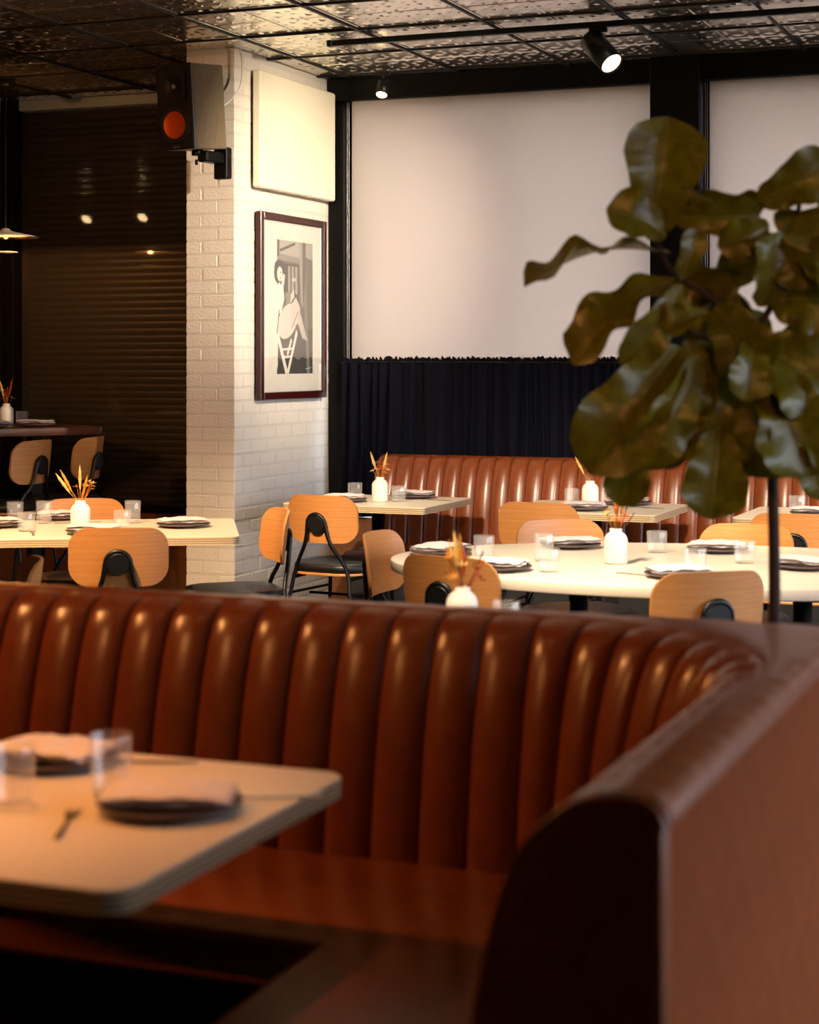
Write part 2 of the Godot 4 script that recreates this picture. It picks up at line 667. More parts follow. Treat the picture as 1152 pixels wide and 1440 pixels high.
func build_window_wall() -> void:
	var w := structure("wall_back")
	var hd := structure("trim_2")
	wall_part(hd, "header", "frame_black", -4.59, 3.5, 3.10, TOP, BACK - 0.2, BACK + 0.08)
	wall_part(w, "sill_wall", "frame_black", -12.0, 3.5, 0, 0.55, BACK - 0.3, BACK + 0.02)
	var jb := structure("trim_3")
	wall_part(jb, "jamb", "frame_black", -4.59, -4.485, 0.55, 3.10, BACK - 0.2, BACK + 0.06)
	for x in [-2.555, -0.36, 1.84]:
		wall_part(structure("trim_%d" % (6 + int(x))), "post", "frame_black", x, x + 0.275, 0.55, TOP, BACK - 0.2, BACK + 0.16)
	wall_part(structure("trim_9"), "end_post", "frame_black", 3.35, 3.5, 0.55, TOP, BACK - 0.2, BACK + 0.16)
	var t := structure("trim_1")
	var x := -12.0
	while x < 3.4:
		var wide := minf(1.2, 3.48 - x)
		if x < PX0 and x + wide > PX0:
			wide = PX0 - x
		elif x > PX0 - 0.01 and x < PX1:
			x = PX1
		if x + wide <= PX0 or x >= PX1:
			wall_part(t, "wood_panel", "wainscot_wood", x + 0.003, x + wide - 0.003, 0.0, 0.57, BACK + 0.02, BACK + 0.05, 0.003)
		x += wide
	# panes, blinds, curtains of the bright bays
	var bays := [[-4.485, -2.555], [-2.28, -0.36], [-0.085, 1.84], [2.115, 3.35]]
	var near := ["between the brick pier and the first black post", "beside the first black post behind the fig", "beyond the second black post", "beyond the third black post"]
	for k in 4:
		var a: float = bays[k][0]
		var b: float = bays[k][1]
		var win := structure("window_%d" % (k + 3))
		wall_part(win, "pane", "pane", a, b, 0.55, 3.10, BACK - 0.16, BACK - 0.154, 0.001)
		wall_part(win, "sash", "frame_black", (a + b) / 2 - 0.02, (a + b) / 2 + 0.02, 0.55, 3.10, BACK - 0.18, BACK - 0.13)
		var sh := thing("roller_blind", "cream roller shade pulled half down " + near[k], "blind", Vector3(a, 0, BACK), 0, "cream roller blinds")
		var gapx := 0.035
		var sw := b - a - gapx - 0.005
		put("fabric", block_mesh(Vector3(gapx + sw / 2, (3.10 + 1.535) / 2, 0.02), Vector3(sw, 3.10 - 1.535, 0.003), 0.001), M.shade_fabric, sh)
		put("hem_bar", block_mesh(Vector3(gapx + sw / 2, 1.527, 0.02), Vector3(sw + 0.004, 0.026, 0.012), 0.004), M.shade_bar, sh)
		var st := begin()
		X = Transform3D(Basis(Vector3(0, 0, 1), PI / 2), Vector3(gapx + sw, 3.12, 0.0))
		lathe(st, [Vector2(0.001, 0), Vector2(0.02, 0), Vector2(0.02, sw), Vector2(0.001, sw)], 12)
		X = Transform3D.IDENTITY
		put("roller", done(st), M.white_plastic, sh)
		for s in [0.017, 0.029]:
			put("bead_chain", bead_chain(1.70), M.chain, sh, shift(s, 3.09, 0.05))
		put("chain_weight", lathe_mesh([Vector2(0.001, 0.10), Vector2(0.006, 0.10), Vector2(0.012, 0.085), Vector2(0.013, 0.01), Vector2(0.009, 0), Vector2(0.001, 0)], 12), M.white_plastic, sh, shift(0.023, 1.33, 0.05))
		wall_part(win, "side_channel", "frame_black", a, a + 0.045, 0.55, 3.10, BACK - 0.12, BACK - 0.005)
		var rod := thing("curtain_rod", "thin black curtain rod " + ["running from brick pier to first black post", "beyond the first black post", "beyond the second black post", "beyond the third black post"][k], "curtain rod", Vector3(a, 1.512, BACK + 0.10))
		put("rod", tube_mesh([Vector3(0.0, 0, 0), Vector3(b - a, 0, 0)], 0.007, 8), M.black_steel, rod)
		for e in [0.004, b - a + 0.002]:
			put("bracket", block_mesh(Vector3(e, 0, -0.045), Vector3(0.012, 0.02, 0.10), 0.002), M.black_steel, rod)
		var cu := thing("cafe_curtain", ["navy gathered cafe curtain hung between brick pier and first black post", "navy gathered cafe curtain hung beyond the first black post", "navy gathered cafe curtain hung beyond the second black post", "navy gathered cafe curtain hung beyond the third black post"][k], "curtain", Vector3(a + 0.005, 1.512, BACK + 0.10), 0, "navy cafe curtains")
		put("fabric", curtain_fabric(b - a - 0.01, 0.935, 5 + k, 0.028), M.navy_cloth, cu)
	# the dark bays beyond the pier: glass with a closed roller shutter behind it
	wall_part(structure("trim_10"), "shutter_header", "aluminium", -12.0, PX0 + 0.01, 3.17, TOP, BACK - 0.3, BACK - 0.02)
	wall_part(structure("trim_11"), "dark_mullion", "frame_black", -6.97, -6.87, 0.55, TOP, BACK - 0.3, BACK + 0.05)
	wall_part(structure("trim_12"), "dark_mullion", "frame_black", -9.40, -9.30, 0.55, TOP, BACK - 0.3, BACK + 0.05)
	wall_part(structure("trim_13"), "dark_sill", "frame_black", -12.0, PX0 + 0.01, 0.55, 0.60, BACK - 0.3, BACK + 0.06)
	var dark := [[-6.87, -4.895], [-9.30, -6.97], [-12.0, -9.40]]
	for k in 3:
		var a: float = dark[k][0]
		var b: float = dark[k][1]
		var win := structure("window_%d" % (k + 7))
		wall_part(win, "pane", "pane", a, b, 0.60, 3.17, BACK - 0.06, BACK - 0.052, 0.001)
		if k == 2:
			continue
		var sh := thing("roller_shutter", ["dark brown slatted roller shutter behind glass beside the brick pier", "dark brown slatted roller shutter beyond the black mullion"][k], "shutter", Vector3((a + b) / 2, 0.60, BACK - 0.14), 0, "closed roller shutters")
		var prof := PackedVector2Array([Vector2(-0.008, 0.0), Vector2(0.004, 0.0), Vector2(0.009, 0.010), Vector2(0.011, 0.022), Vector2(0.009, 0.035), Vector2(0.004, 0.0425), Vector2(-0.008, 0.0425)])
		var st := begin()
		X = Transform3D(Basis(Vector3(0, 0, 1), Vector3(1, 0, 0), Vector3(0, 1, 0)), Vector3.ZERO)
		prism(st, prof, -(b - a) / 2, (b - a) / 2, 0.0)
		X = Transform3D.IDENTITY
		var slat := done(st)
		for i in 57:
			put("slat", slat, M.shutter, sh, shift(0, 0.0455 * i, rng.randf_range(-0.002, 0.002)))
	wall_part(structure("wall_blind"), "blind_wall", "dark_plaster", -12.0, -9.40, 0.55, TOP, BACK - 0.3, BACK - 0.2)
	wall_part(structure("wall_outer"), "outer_wall", "dark_plaster", -12.0, -4.7, 0.0, TOP, BACK - 0.34, BACK - 0.30)

# ---------------------------------------------------------------- padded seating

# height and how far it stands out from the top line, of the padded back
const BACK_PROFILE := [[0.30, 0.122], [0.40, 0.120], [0.50, 0.110], [0.60, 0.096], [0.70, 0.078], [0.79, 0.056], [0.85, 0.036], [0.895, 0.018], [0.928, 0.0], [0.949, -0.020], [0.961, -0.045], [0.965, -0.075]]

# one padded channel between two places on the line of the back: p0, p1 on the line, n0, n1 pointing into the seat
func channel(p0: Vector3, n0: Vector3, p1: Vector3, n1: Vector3, bulge := 0.020) -> ArrayMesh:
	var st := begin()
	var rows := []
	var across := 12
	for i in BACK_PROFILE.size():
		var y: float = BACK_PROFILE[i][0]
		var o: float = BACK_PROFILE[i][1]
		var pa: Array = BACK_PROFILE[maxi(i - 1, 0)]
		var pb: Array = BACK_PROFILE[mini(i + 1, BACK_PROFILE.size() - 1)]
		var tang := Vector2(pb[1] - pa[1], pb[0] - pa[0]).normalized()
		var nrm := Vector2(tang.y, -tang.x)               # out of the padding: (into the seat, up)
		var r := PackedVector3Array()
		for j in across + 1:
			var s := -cos(PI * j / across)               # dense near the seams
			var f := (s + 1) / 2
			var p := p0.lerp(p1, f)
			var n := n0.lerp(n1, f).normalized()
			var k := bulge * (pow(1.0 - pow(absf(s), 2.4), 0.62) - 0.35) * (1.0 if i < 9 else 1.0 - 0.18 * (i - 8))
			r.append(p + n * (o + nrm.x * k) + Vector3.UP * (y + nrm.y * k))
		rows.append(r)
	grid(st, rows)
	return done(st)

func build_front_booth() -> void:
	var b := thing("booth_bench", "curved brown leather booth bench with vertical channelled back", "booth", Vector3(-1.2, 0, -3.2))
	b.rotation_degrees.y = 0.0
	# local frame: the centre of the curve is the origin
	var rad := 0.50
	var left := -2.3
	var arm := 0.93                 # how far the side arm comes towards the open end
	var line := []                  # [point on the top line, direction into the seat]
	var pitch := 0.106
	var n := int(-left / pitch)
	for i in n + 1:
		line.append([Vector3(left - left * i / n, 0, -rad), Vector3(0, 0, 1)])
	var bend := 8
	for i in range(1, bend + 1):
		var a := PI / 2 * i / bend
		line.append([Vector3(sin(a) * rad, 0, -cos(a) * rad), Vector3(-sin(a), 0, cos(a))])
	n = int(arm / pitch)
	for i in range(1, n + 1):
		line.append([Vector3(rad, 0, arm * i / n), Vector3(-1, 0, 0)])
	for i in line.size() - 1:
		put("channel", channel(line[i][0], line[i][1], line[i + 1][0], line[i + 1][1]), M.leather, b)
	# the smooth roll along the top and the outer faces: rows run along the bench
	var outx := 0.65
	var outz := -0.70
	var edge := 0.035
	var rows := []
	var count := 160
	var rowset := [[0.0, -0.022, 0.0], [0.0, 0.0, 0.3]]
	var inner := []
	var outer := []
	for i in count + 1:
		var f := float(i) / count
		var d := f * (2.3 + PI / 2 * rad + arm)
		if d < 2.3:
			inner.append(Vector3(left + d, 0, -rad - 0.06))
			outer.append(Vector3(left + d, 0, outz))
		elif d < 2.3 + PI / 2 * rad:
			var a := (d - 2.3) / rad
			var dir := Vector3(sin(a), 0, -cos(a))
			inner.append(dir * (rad + 0.05))
			var reach := minf(outx / maxf(dir.x, 1e-5), -outz / maxf(-dir.z, 1e-5))
			var corner := Vector3(outx - 0.07, 0, outz + 0.07)
			var hit := dir * reach
			if hit.x > corner.x and hit.z < corner.z:
				var q := dir.dot(corner)
				var disc := q * q - corner.length_squared() + 0.0049
				if disc > 0.0:
					hit = dir * (q + sqrt(disc))
			outer.append(hit)
		else:
			inner.append(Vector3(rad + 0.04, 0, d - 2.3 - PI / 2 * rad))
			outer.append(Vector3(outx, 0, d - 2.3 - PI / 2 * rad))
	var cap := []
	var shell := []
	for i in count + 1:
		var p: Vector3 = inner[i]
		var q: Vector3 = outer[i]
		var o := (q - p).normalized()
		var pucker := 0.0022 * sin(i * TAU / 3.6) + 0.0015 * sin(i * 0.83)
		var r := PackedVector3Array()
		r.append(p + Vector3.UP * 0.938)
		r.append(p + o * 0.004 + Vector3.UP * 0.957)
		r.append(p + o * 0.018 + Vector3.UP * 0.968)
		for k in 4:
			r.append(p.lerp(q - o * edge, 0.25 + 0.25 * k) + Vector3.UP * (0.971 + 0.004 * sin(PI * (0.25 + 0.25 * k)) + 0.3 * pucker * k / 3.0))
		for k in range(1, 6):
			var a := PI / 2 * k / 5
			r.append(q - o * edge * (1 - sin(a)) + Vector3.UP * (0.971 - edge * (1 - cos(a)) + pucker * (1.0 - 0.2 * k)))
		cap.append(r)
		var s := PackedVector3Array()
		s.append(q + Vector3.UP * 0.939)
		s.append(q - o * 0.004 + Vector3.UP * 0.933)
		s.append(q - o * 0.004 + Vector3.UP * 0.0)
		shell.append(s)
	var st := begin()
	grid(st, cap)
	put("top_roll", done(st), M.leather, b)
	st = begin()
	grid(st, shell)
	put("outer_panel", done(st), M.leather_panel, b)
	# the end of the arm
	var prof := PackedVector2Array([Vector2(outx - 0.002, 0.02), Vector2(outx - 0.002, 0.938), Vector2(outx - 0.012, 0.958), Vector2(outx - 0.035, 0.970), Vector2(rad + 0.06, 0.969), Vector2(rad + 0.02, 0.956), Vector2(rad - 0.01, 0.93), Vector2(rad - 0.045, 0.89), Vector2(rad - 0.075, 0.81), Vector2(rad - 0.10, 0.70), Vector2(rad - 0.122, 0.56), Vector2(rad - 0.132, 0.44), Vector2(rad - 0.135, 0.02)])
	prof.reverse()
	put("end_panel", profile_mesh(prof, arm - 0.01, arm + 0.03, 0.008, 3), M.leather, b)
	var path := []
	for p in prof:
		if p.y > 0.03:
			path.append(Vector3(p.x, p.y, arm + 0.026))
	put("piping", tube_mesh(smooth_path(path, 3), 0.005, 6), M.leather, b)
	# seat cushion, an L with a soft front edge, over a recessed dark plinth
	var seat := PackedVector2Array([Vector2(left, -rad + 0.10), Vector2(left, 0.17), Vector2(-0.20, 0.17), Vector2(-0.20, arm), Vector2(rad - 0.09, arm), Vector2(rad - 0.09, -0.10), Vector2(rad - 0.24, -rad + 0.22), Vector2(0.08, -rad + 0.10)])
	seat.reverse()
	put("seat_cushion", slab_mesh(seat, 0.345, 0.465, 0.035, 5), M.leather, b)
	var plinth := PackedVector2Array([Vector2(left, outz + 0.02), Vector2(left, 0.10), Vector2(-0.13, 0.10), Vector2(-0.13, arm - 0.02), Vector2(outx - 0.02, arm - 0.02), Vector2(outx - 0.02, outz + 0.02)])
	plinth.reverse()
	put("plinth", slab_mesh(plinth, 0.0, 0.35, 0.004), M.dark_base, b)

func build_back_banquette() -> void:
	var x0 := -4.12
	var long := 4.4
	var b := thing("banquette", "long brown leather channelled banquette along the curtained window wall", "banquette", Vector3(x0, 0, -9.86))
	var pitch := 0.1
	var ch := channel(Vector3(0, 0, 0), Vector3(0, 0, 1), Vector3(pitch, 0, 0), Vector3(0, 0, 1), 0.018)
	for i in int(long / pitch):
		put("channel", ch, M.leather, b, shift(pitch * i, 0, 0))
	var prof := PackedVector2Array([Vector2(-0.14, 0.02), Vector2(-0.14, 0.935), Vector2(-0.125, 0.958), Vector2(-0.10, 0.967), Vector2(-0.06, 0.968), Vector2(-0.02, 0.953), Vector2(0.01, 0.923), Vector2(0.045, 0.86), Vector2(0.085, 0.70), Vector2(0.11, 0.55), Vector2(0.13, 0.40), Vector2(0.13, 0.02)])
	prof.reverse()
	var st := begin()
	X = Transform3D(Basis(Vector3(0, 0, 1), Vector3(1, 0, 0), Vector3(0, 1, 0)), Vector3.ZERO)
	prism(st, prof, -0.025, 0.004, 0.010, 3)
	X = Transform3D.IDENTITY
	put("end_panel", done(st), M.leather, b)
	put("top_roll", block_mesh(Vector3(long / 2, 0.883, -0.105), Vector3(long, 0.17, 0.07), 0.02), M.leather, b)
	put("back_board", block_mesh(Vector3(long / 2, 0.42, -0.10), Vector3(long, 0.82, 0.05), 0.003), M.dark_base, b)
	put("seat_cushion", slab_mesh(PackedVector2Array([Vector2(0, 0.09), Vector2(long, 0.09), Vector2(long, 0.56), Vector2(0, 0.56)]), 0.345, 0.465, 0.035, 5), M.leather, b)
	put("plinth", block_mesh(Vector3(long / 2, 0.17, 0.20), Vector3(long, 0.34, 0.6), 0.004), M.dark_base, b)

# ---------------------------------------------------------------- tables

# a laminate top over stacked plies on a black pedestal; the outline is flat (x, z) round the middle
func make_table(called: String, label: String, outline: PackedVector2Array, at: Vector3, turn: float, high: float, thick: float, group := "") -> Node3D:
	var t := thing(called, label, "table", at, turn, group)
	put("table_top", slab_mesh(outline, high - 0.003, high, 0.001), M.laminate, t)
	var plies := 7
	var each := (thick - 0.003) / plies
	for k in plies:
		var dark := k % 2 == 1
		put("ply", slab_mesh(inset(outline, 0.0007) if dark else outline, high - thick + each * k, high - thick + each * (k + 1)), M.ply_edge_dark if dark else M.ply_edge, t)
	return t

func pedestal(t: Node3D, x: float, high: float, r: float) -> void:
	put("column", lathe_mesh([Vector2(0.001, 0.02), Vector2(0.036, 0.02), Vector2(0.036, high), Vector2(0.001, high)], 20), M.black_steel, t, shift(x, 0, 0))
	put("foot", lathe_mesh([Vector2(0.001, 0.0), Vector2(r, 0.0), Vector2(r, 0.008), Vector2(r * 0.9, 0.016), Vector2(0.05, 0.03), Vector2(0.001, 0.03)], 28), M.black_steel, t, shift(x, 0, 0))
	put("top_plate", block_mesh(Vector3(x, high - 0.006, 0), Vector3(0.3, 0.012, 0.3), 0.002), M.black_steel, t)

func build_tables() -> void:
	var t := make_table("booth_table", "cream topped table with plywood edge inside the leather booth", rounded(1.34, 0.82, 0.05), Vector3(-2.03, 0, -2.69), 0, 0.76, 0.036)
	pedestal(t, -0.3, 0.724, 0.26)
	var where := ["beside the brick pier", "between the other two by the banquette", "behind the fig tree trunk"]
	var xs := [-3.84, -2.62, -1.42]
	for k in 3:
		t = make_table("banquette_table", "small cream table at the back banquette " + where[k], rounded(0.82, 0.74, 0.03), Vector3(xs[k], 0, -9.145), 0, 0.76, 0.036, "tables along the banquette")
		pedestal(t, 0, 0.724, 0.20)
	t = make_table("dining_table", "cream rectangular dining table with plywood edge before the brick pier", rounded(1.8, 0.92, 0.05), Vector3(-4.63, 0, -7.03), 29, 0.76, 0.036)
	pedestal(t, -0.38, 0.724, 0.20)
	pedestal(t, 0.38, 0.724, 0.20)
	# the big oval table has one solid pale edge
	t = thing("oval_table", "large oval cream dining table in the middle of the room", "table", Vector3(-1.57, 0, -6.76), 6)
	put("table_top", slab_mesh(oval(1.15, 0.75, 96), 0.722, 0.76, 0.002, 2), M.laminate, t)
	pedestal(t, -0.42, 0.722, 0.28)
	pedestal(t, 0.42, 0.722, 0.28)
	# out of sight behind the booth but for what stands on it
	t = thing("cafe_table", "small round cafe table hidden behind the leather booth", "table", Vector3(-1.70, 0, -4.80), 0)
	put("table_top", slab_mesh(oval(0.31, 0.31, 40), 0.73, 0.76, 0.002, 2), M.laminate, t)
	pedestal(t, 0, 0.73, 0.2)
	# the tall wooden table by the shutter
	t = thing("high_table", "tall brown wooden bar table near the dark shuttered window", "table", Vector3(-6.57, 0, -9.11), -34.8)
	put("table_top", slab_mesh(rounded(0.7, 1.6, 0.03), 1.075, 1.12, 0.004, 2), M.bar_wood, t)
	for s in [-0.5, 0.5]:
		put("leg", block_mesh(Vector3(0, 0.54, s), Vector3(0.08, 1.07, 0.08), 0.004), M.black_steel, t)
		put("foot", block_mesh(Vector3(0, 0.01, s), Vector3(0.26, 0.02, 0.2), 0.004), M.black_steel, t)

# ---------------------------------------------------------------- chairs

# a bent plywood plate with rounded corners, standing upright, facing -z
func ply_plate(w: float, h: float, r: float, thick: float) -> ArrayMesh:
	var cols := 26
	var front := []
	var back := []
	for j in cols + 1:
		var x := -cos(PI * j / cols) * w / 2
		var inx := absf(x) - (w / 2 - r)
		var half := h / 2 - (r - sqrt(maxf(r * r - inx * inx, 0.0)) if inx > 0 else 0.0) + 0.006 * (1.0 - pow(2 * x / w, 2.0))
		var bow := -0.055 * pow(2 * x / w, 2.0)
		var a := PackedVector3Array()
		var b := PackedVector3Array()
		for i in 7:
			var y := half * (i / 3.0 - 1.0)
			a.append(Vector3(x, y, bow + y * 0.12))
			b.append(Vector3(x, y, bow + thick + y * 0.12))
		front.append(a)
		back.append(b)
	var st := begin()
	grid(st, front, false, 1)
	grid(st, back, false, 2)
	var rim_a := PackedVector3Array()
	var rim_b := PackedVector3Array()
	for j in cols + 1:
		rim_a.append(front[j][0])
		rim_b.append(back[j][0])
	for j in cols + 1:
		rim_a.append(front[cols - j][6])
		rim_b.append(back[cols - j][6])
	grid(st, [rim_a, rim_b], true, 3)
	return done(st)

func make_chair(called: String, label: String, group: String, seat: float) -> Node3D:
	var c := thing(called, label, "chair" if seat < 0.6 else "stool", Vector3.ZERO, 0, group)
	var mid := seat + 0.255                 # middle of the backrest
	var zb := 0.225
	put("backrest", ply_plate(0.41, 0.235, 0.078, 0.012), M.oak_ply, c, shift(0, mid, zb))
	# the black round plate that holds it, and the bent tube round that plate
	var pl := begin()
	var low := mid - 0.025
	X = Transform3D(Basis(Vector3.RIGHT, PI / 2 + 0.12), Vector3(0, low, zb + 0.024))
	prism(pl, oval(0.047, 0.047, 28), -0.011, 0.011, 0.003)
	X = Transform3D.IDENTITY
	put("back_disc", done(pl), M.black_vinyl, c)
	var arch := [Vector3(-0.205, 0.0, 0.285), Vector3(-0.165, seat - 0.05, 0.20), Vector3(-0.075, low - 0.10, zb + 0.010)]
	for k in 9:
		var a := PI - PI * k / 8
		arch.append(Vector3(cos(a) * 0.052, low + sin(a) * 0.052, zb + 0.025 + sin(a) * 0.006))
	arch.append_array([Vector3(0.075, low - 0.10, zb + 0.010), Vector3(0.165, seat - 0.05, 0.20), Vector3(0.205, 0.0, 0.285)])
	put("back_frame", tube_mesh(smooth_path(arch, 4), 0.0105, 8), M.black_steel, c)
	for s in [-1.0, 1.0]:
		put("leg", tube_mesh([Vector3(s * 0.205, 0.0, -0.215), Vector3(s * 0.165, seat - 0.03, -0.165)], 0.0105, 8), M.black_steel, c)
		put("side_rail", tube_mesh([Vector3(s * 0.165, seat - 0.05, 0.20), Vector3(s * 0.168, seat - 0.045, 0.02), Vector3(s * 0.165, seat - 0.045, -0.165)], 0.0095, 8), M.black_steel, c)
		var f := 0.13 if seat < 0.6 else 0.45
		put("stretcher", tube_mesh([Vector3(s * (0.165 + 0.04 * f / seat), seat - f, 0.20 + 0.085 * f / seat), Vector3(s * (0.165 + 0.04 * f / seat), seat - f, -0.165 - 0.05 * f / seat)], 0.0075, 6), M.black_steel, c)
	var f2 := 0.15 if seat < 0.6 else 0.45
	put("cross_bar", tube_mesh([Vector3(-0.18, seat - f2, 0.02), Vector3(0.18, seat - f2, 0.02)], 0.0075, 6), M.black_steel, c)
	put("seat_pan", slab_mesh(rounded(0.42, 0.42, 0.13), seat - 0.035, seat - 0.022, 0.003), M.oak_ply, c)
	put("seat", slab_mesh(rounded(0.43, 0.43, 0.14, 8), seat - 0.022, seat + 0.026, 0.02, 4), M.black_vinyl, c)
	return c

func build_chairs() -> void:
	var proto := make_chair("dining_chair", "", "plywood dining chairs", 0.46)
	# where the top of the back stands, which way it faces, and what tells it apart
	var spots := [
		[-3.883, -6.489, 29.0, "plywood backed chair at the booth side of the rectangular table before the pier"],
		[-4.864, -7.802, 209.0, "plywood backed chair across the rectangular dining table, on its shutter side"],
		[-3.55, -5.40, 128.0, "plywood backed chair standing alone between leather booth and rectangular table"],
		[-3.665, -7.60, 130.0, "plywood backed chair at the pier end of the rectangular table"],
		[-3.876, -8.43, -7.0, "plywood backed chair at the banquette table beside the brick pier"],
		[-2.845, -6.72, -88.0, "plywood backed chair at the pier end of the oval table, seen edge on"],
		[-2.27, -5.985, -14.0, "plywood backed chair at the oval table behind the vase near the booth"],
		[-1.278, -5.88, 40.0, "plywood backed chair at the oval table beside the fig tree trunk"],
		[-2.337, -7.54, 222.0, "plywood backed chair on the banquette side of the oval table, beside a tumbler pair"],
		[-2.705, -8.40, 0.0, "plywood backed chair at the middle banquette table"],
		[-1.508, -7.62, 172.0, "plywood backed chair on the banquette side of the oval table, next to the fig trunk"],
		[-1.43, -8.21, 4.0, "plywood backed chair at the banquette table behind the fig tree"],
	]
	for i in spots.size():
		var s: Array = spots[i]
		var a := deg_to_rad(s[2])
		var at := Vector3(s[0] - sin(a) * 0.235, 0, s[1] - cos(a) * 0.235)
		if i == 0:
			proto.position = at
			proto.rotation_degrees.y = s[2]
			proto.set_meta("label", s[3])
		else:
			copy_of(proto, at, s[2], s[3])
	var stool := make_chair("bar_stool", "plywood backed bar stool at the tall wooden table, further from the brick pier", "bar stools at the tall table", 0.695)
	stool.position = Vector3(-5.753 - 0.235 * sin(deg_to_rad(92)), 0, -8.76 - 0.235 * cos(deg_to_rad(92)))
	stool.rotation_degrees.y = 92
	copy_of(stool, Vector3(-5.69 - 0.235 * sin(deg_to_rad(98)), 0, -9.26 - 0.235 * cos(deg_to_rad(98))), 98, "plywood backed bar stool at the tall wooden table, next to the brick pier")

# ---------------------------------------------------------------- things on the pier

func fill(im: Image, poly: Array, v: float, warm := true) -> void:
	var w := im.get_width()
	var h := im.get_height()
	var pts := PackedVector2Array()
	var lo := Vector2(9, 9)
	var hi := Vector2(-9, -9)
	for p in poly:
		var q := Vector2(0.167 + 0.833 * p[0], p[1])
		pts.append(q)
		lo = lo.min(q)
		hi = hi.max(q)
	for y in range(maxi(0, int(lo.y * h)), mini(h, int(hi.y * h) + 1)):
		for x in range(maxi(0, int(lo.x * w)), mini(w, int(hi.x * w) + 1)):
			if Geometry2D.is_point_in_polygon(Vector2((x + 0.5) / w, (y + 0.5) / h), pts):
				im.set_pixel(x, y, Color(v, v * 0.97, v * 0.93))

func ring_of(cx: float, cy: float, rx: float, ry: float, turn := 0.0) -> Array:
	var out := []
	for k in 24:
		var p := Vector2(rx * cos(TAU * k / 24), ry * sin(TAU * k / 24)).rotated(turn)
		out.append([cx + p.x, cy + p.y])
	return out

func stroke(im: Image, a: Vector2, b: Vector2, w: float, v: float) -> void:
	var n := (b - a).orthogonal().normalized() * w / 2
	fill(im, [[a.x + n.x, a.y + n.y], [b.x + n.x, b.y + n.y], [b.x - n.x, b.y - n.y], [a.x - n.x, a.y - n.y]], v)

# the black and white print: a seated figure leaning on a stool in a bare room
func print_image() -> Image:
	var im := Image.create(220, 480, false, Image.FORMAT_RGB8)
	im.fill(Color(0.36, 0.35, 0.33))
	fill(im, [[-0.3, -0.1], [0.0, -0.1], [0.0, 1.1], [-0.3, 1.1]], 0.88)
	fill(im, [[0, 0], [0.65, 0], [0.65, 0.13], [0, 0.16]], 0.66)
	fill(im, [[0, 0.10], [0.6, 0.12], [0.6, 0.16], [0, 0.15]], 0.52)
	stroke(im, Vector2(0.08, 0.08), Vector2(0.5, 0.015), 0.02, 0.15)
	fill(im, [[0.0, 0], [0.06, 0], [0.06, 0.12], [0, 0.12]], 0.18)
	fill(im, [[0.60, 0], [0.70, 0], [0.72, 0.5], [0.66, 0.46]], 0.60)
	fill(im, [[0.70, 0], [0.80, 0], [0.82, 0.6], [0.74, 0.6]], 0.28)
	fill(im, [[0.80, 0], [1, 0], [1, 0.13], [0.80, 0.11]], 0.62)
	fill(im, [[0.14, 0.17], [0.60, 0.17], [0.60, 0.46], [0.14, 0.46]], 0.17)
	for x in [0.30, 0.40, 0.50]:
		fill(im, [[x, 0.19], [x + 0.06, 0.19], [x + 0.07, 0.40], [x, 0.40]], 0.62)
	fill(im, ring_of(0.46, 0.29, 0.06, 0.015), 0.75)
	fill(im, [[0.0, 0.70], [1, 0.66], [1, 1], [0, 1]], 0.24)
	fill(im, [[0.0, 0.86], [1, 0.84], [1, 1], [0, 1]], 0.13)
	fill(im, [[0.74, 0.45], [0.80, 0.2], [0.86, 0.6], [0.92, 1], [0.84, 1]], 0.46)
	fill(im, [[-0.1, 0.34], [0.05, 0.34], [0.02, 0.95], [-0.1, 1.0]], 0.90)
	fill(im, ring_of(0.06, 0.205, 0.13, 0.055), 0.10)
	fill(im, ring_of(0.01, 0.25, 0.09, 0.07), 0.12)
	fill(im, ring_of(0.075, 0.255, 0.075, 0.055), 0.88)
	fill(im, ring_of(0.10, 0.243, 0.018, 0.006), 0.25)
	fill(im, ring_of(0.09, 0.285, 0.02, 0.005), 0.40)
	fill(im, [[0.12, 0.30], [0.17, 0.25], [0.22, 0.26], [0.20, 0.32], [0.15, 0.38]], 0.85)
	fill(im, [[-0.05, 0.36], [0.06, 0.32], [0.17, 0.35], [0.20, 0.44], [0.10, 0.55], [-0.05, 0.56]], 0.93)
	fill(im, [[0.22, 0.40], [0.36, 0.37], [0.40, 0.45], [0.28, 0.54]], 0.50)
	fill(im, [[0.38, 0.40], [0.46, 0.36], [0.48, 0.42], [0.36, 0.47]], 0.82)
	fill(im, ring_of(0.29, 0.605, 0.28, 0.125, -0.2), 0.84)
	fill(im, [[0.34, 0.50], [0.52, 0.42], [0.64, 0.50], [0.62, 0.62], [0.40, 0.64]], 0.80)
	fill(im, [[0.56, 0.52], [0.66, 0.55], [0.80, 0.70], [0.86, 0.75], [0.70, 0.73], [0.58, 0.62]], 0.76)
	stroke(im, Vector2(0.40, 0.66), Vector2(0.58, 0.53), 0.012, 0.45)
	stroke(im, Vector2(0.06, 0.52), Vector2(0.0, 0.70), 0.02, 0.25)
	stroke(im, Vector2(0.02, 0.71), Vector2(0.27, 1.0), 0.06, 0.92)
	stroke(im, Vector2(0.55, 0.68), Vector2(0.29, 1.0), 0.05, 0.94)
	stroke(im, Vector2(0.40, 0.74), Vector2(0.28, 0.86), 0.04, 0.90)
	stroke(im, Vector2(0.10, 0.82), Vector2(0.42, 0.81), 0.018, 0.90)
	stroke(im, Vector2(0.18, 0.875), Vector2(0.38, 0.87), 0.018, 0.90)
	stroke(im, Vector2(0.80, 0.965), Vector2(0.95, 0.955), 0.006, 0.8)
	return im

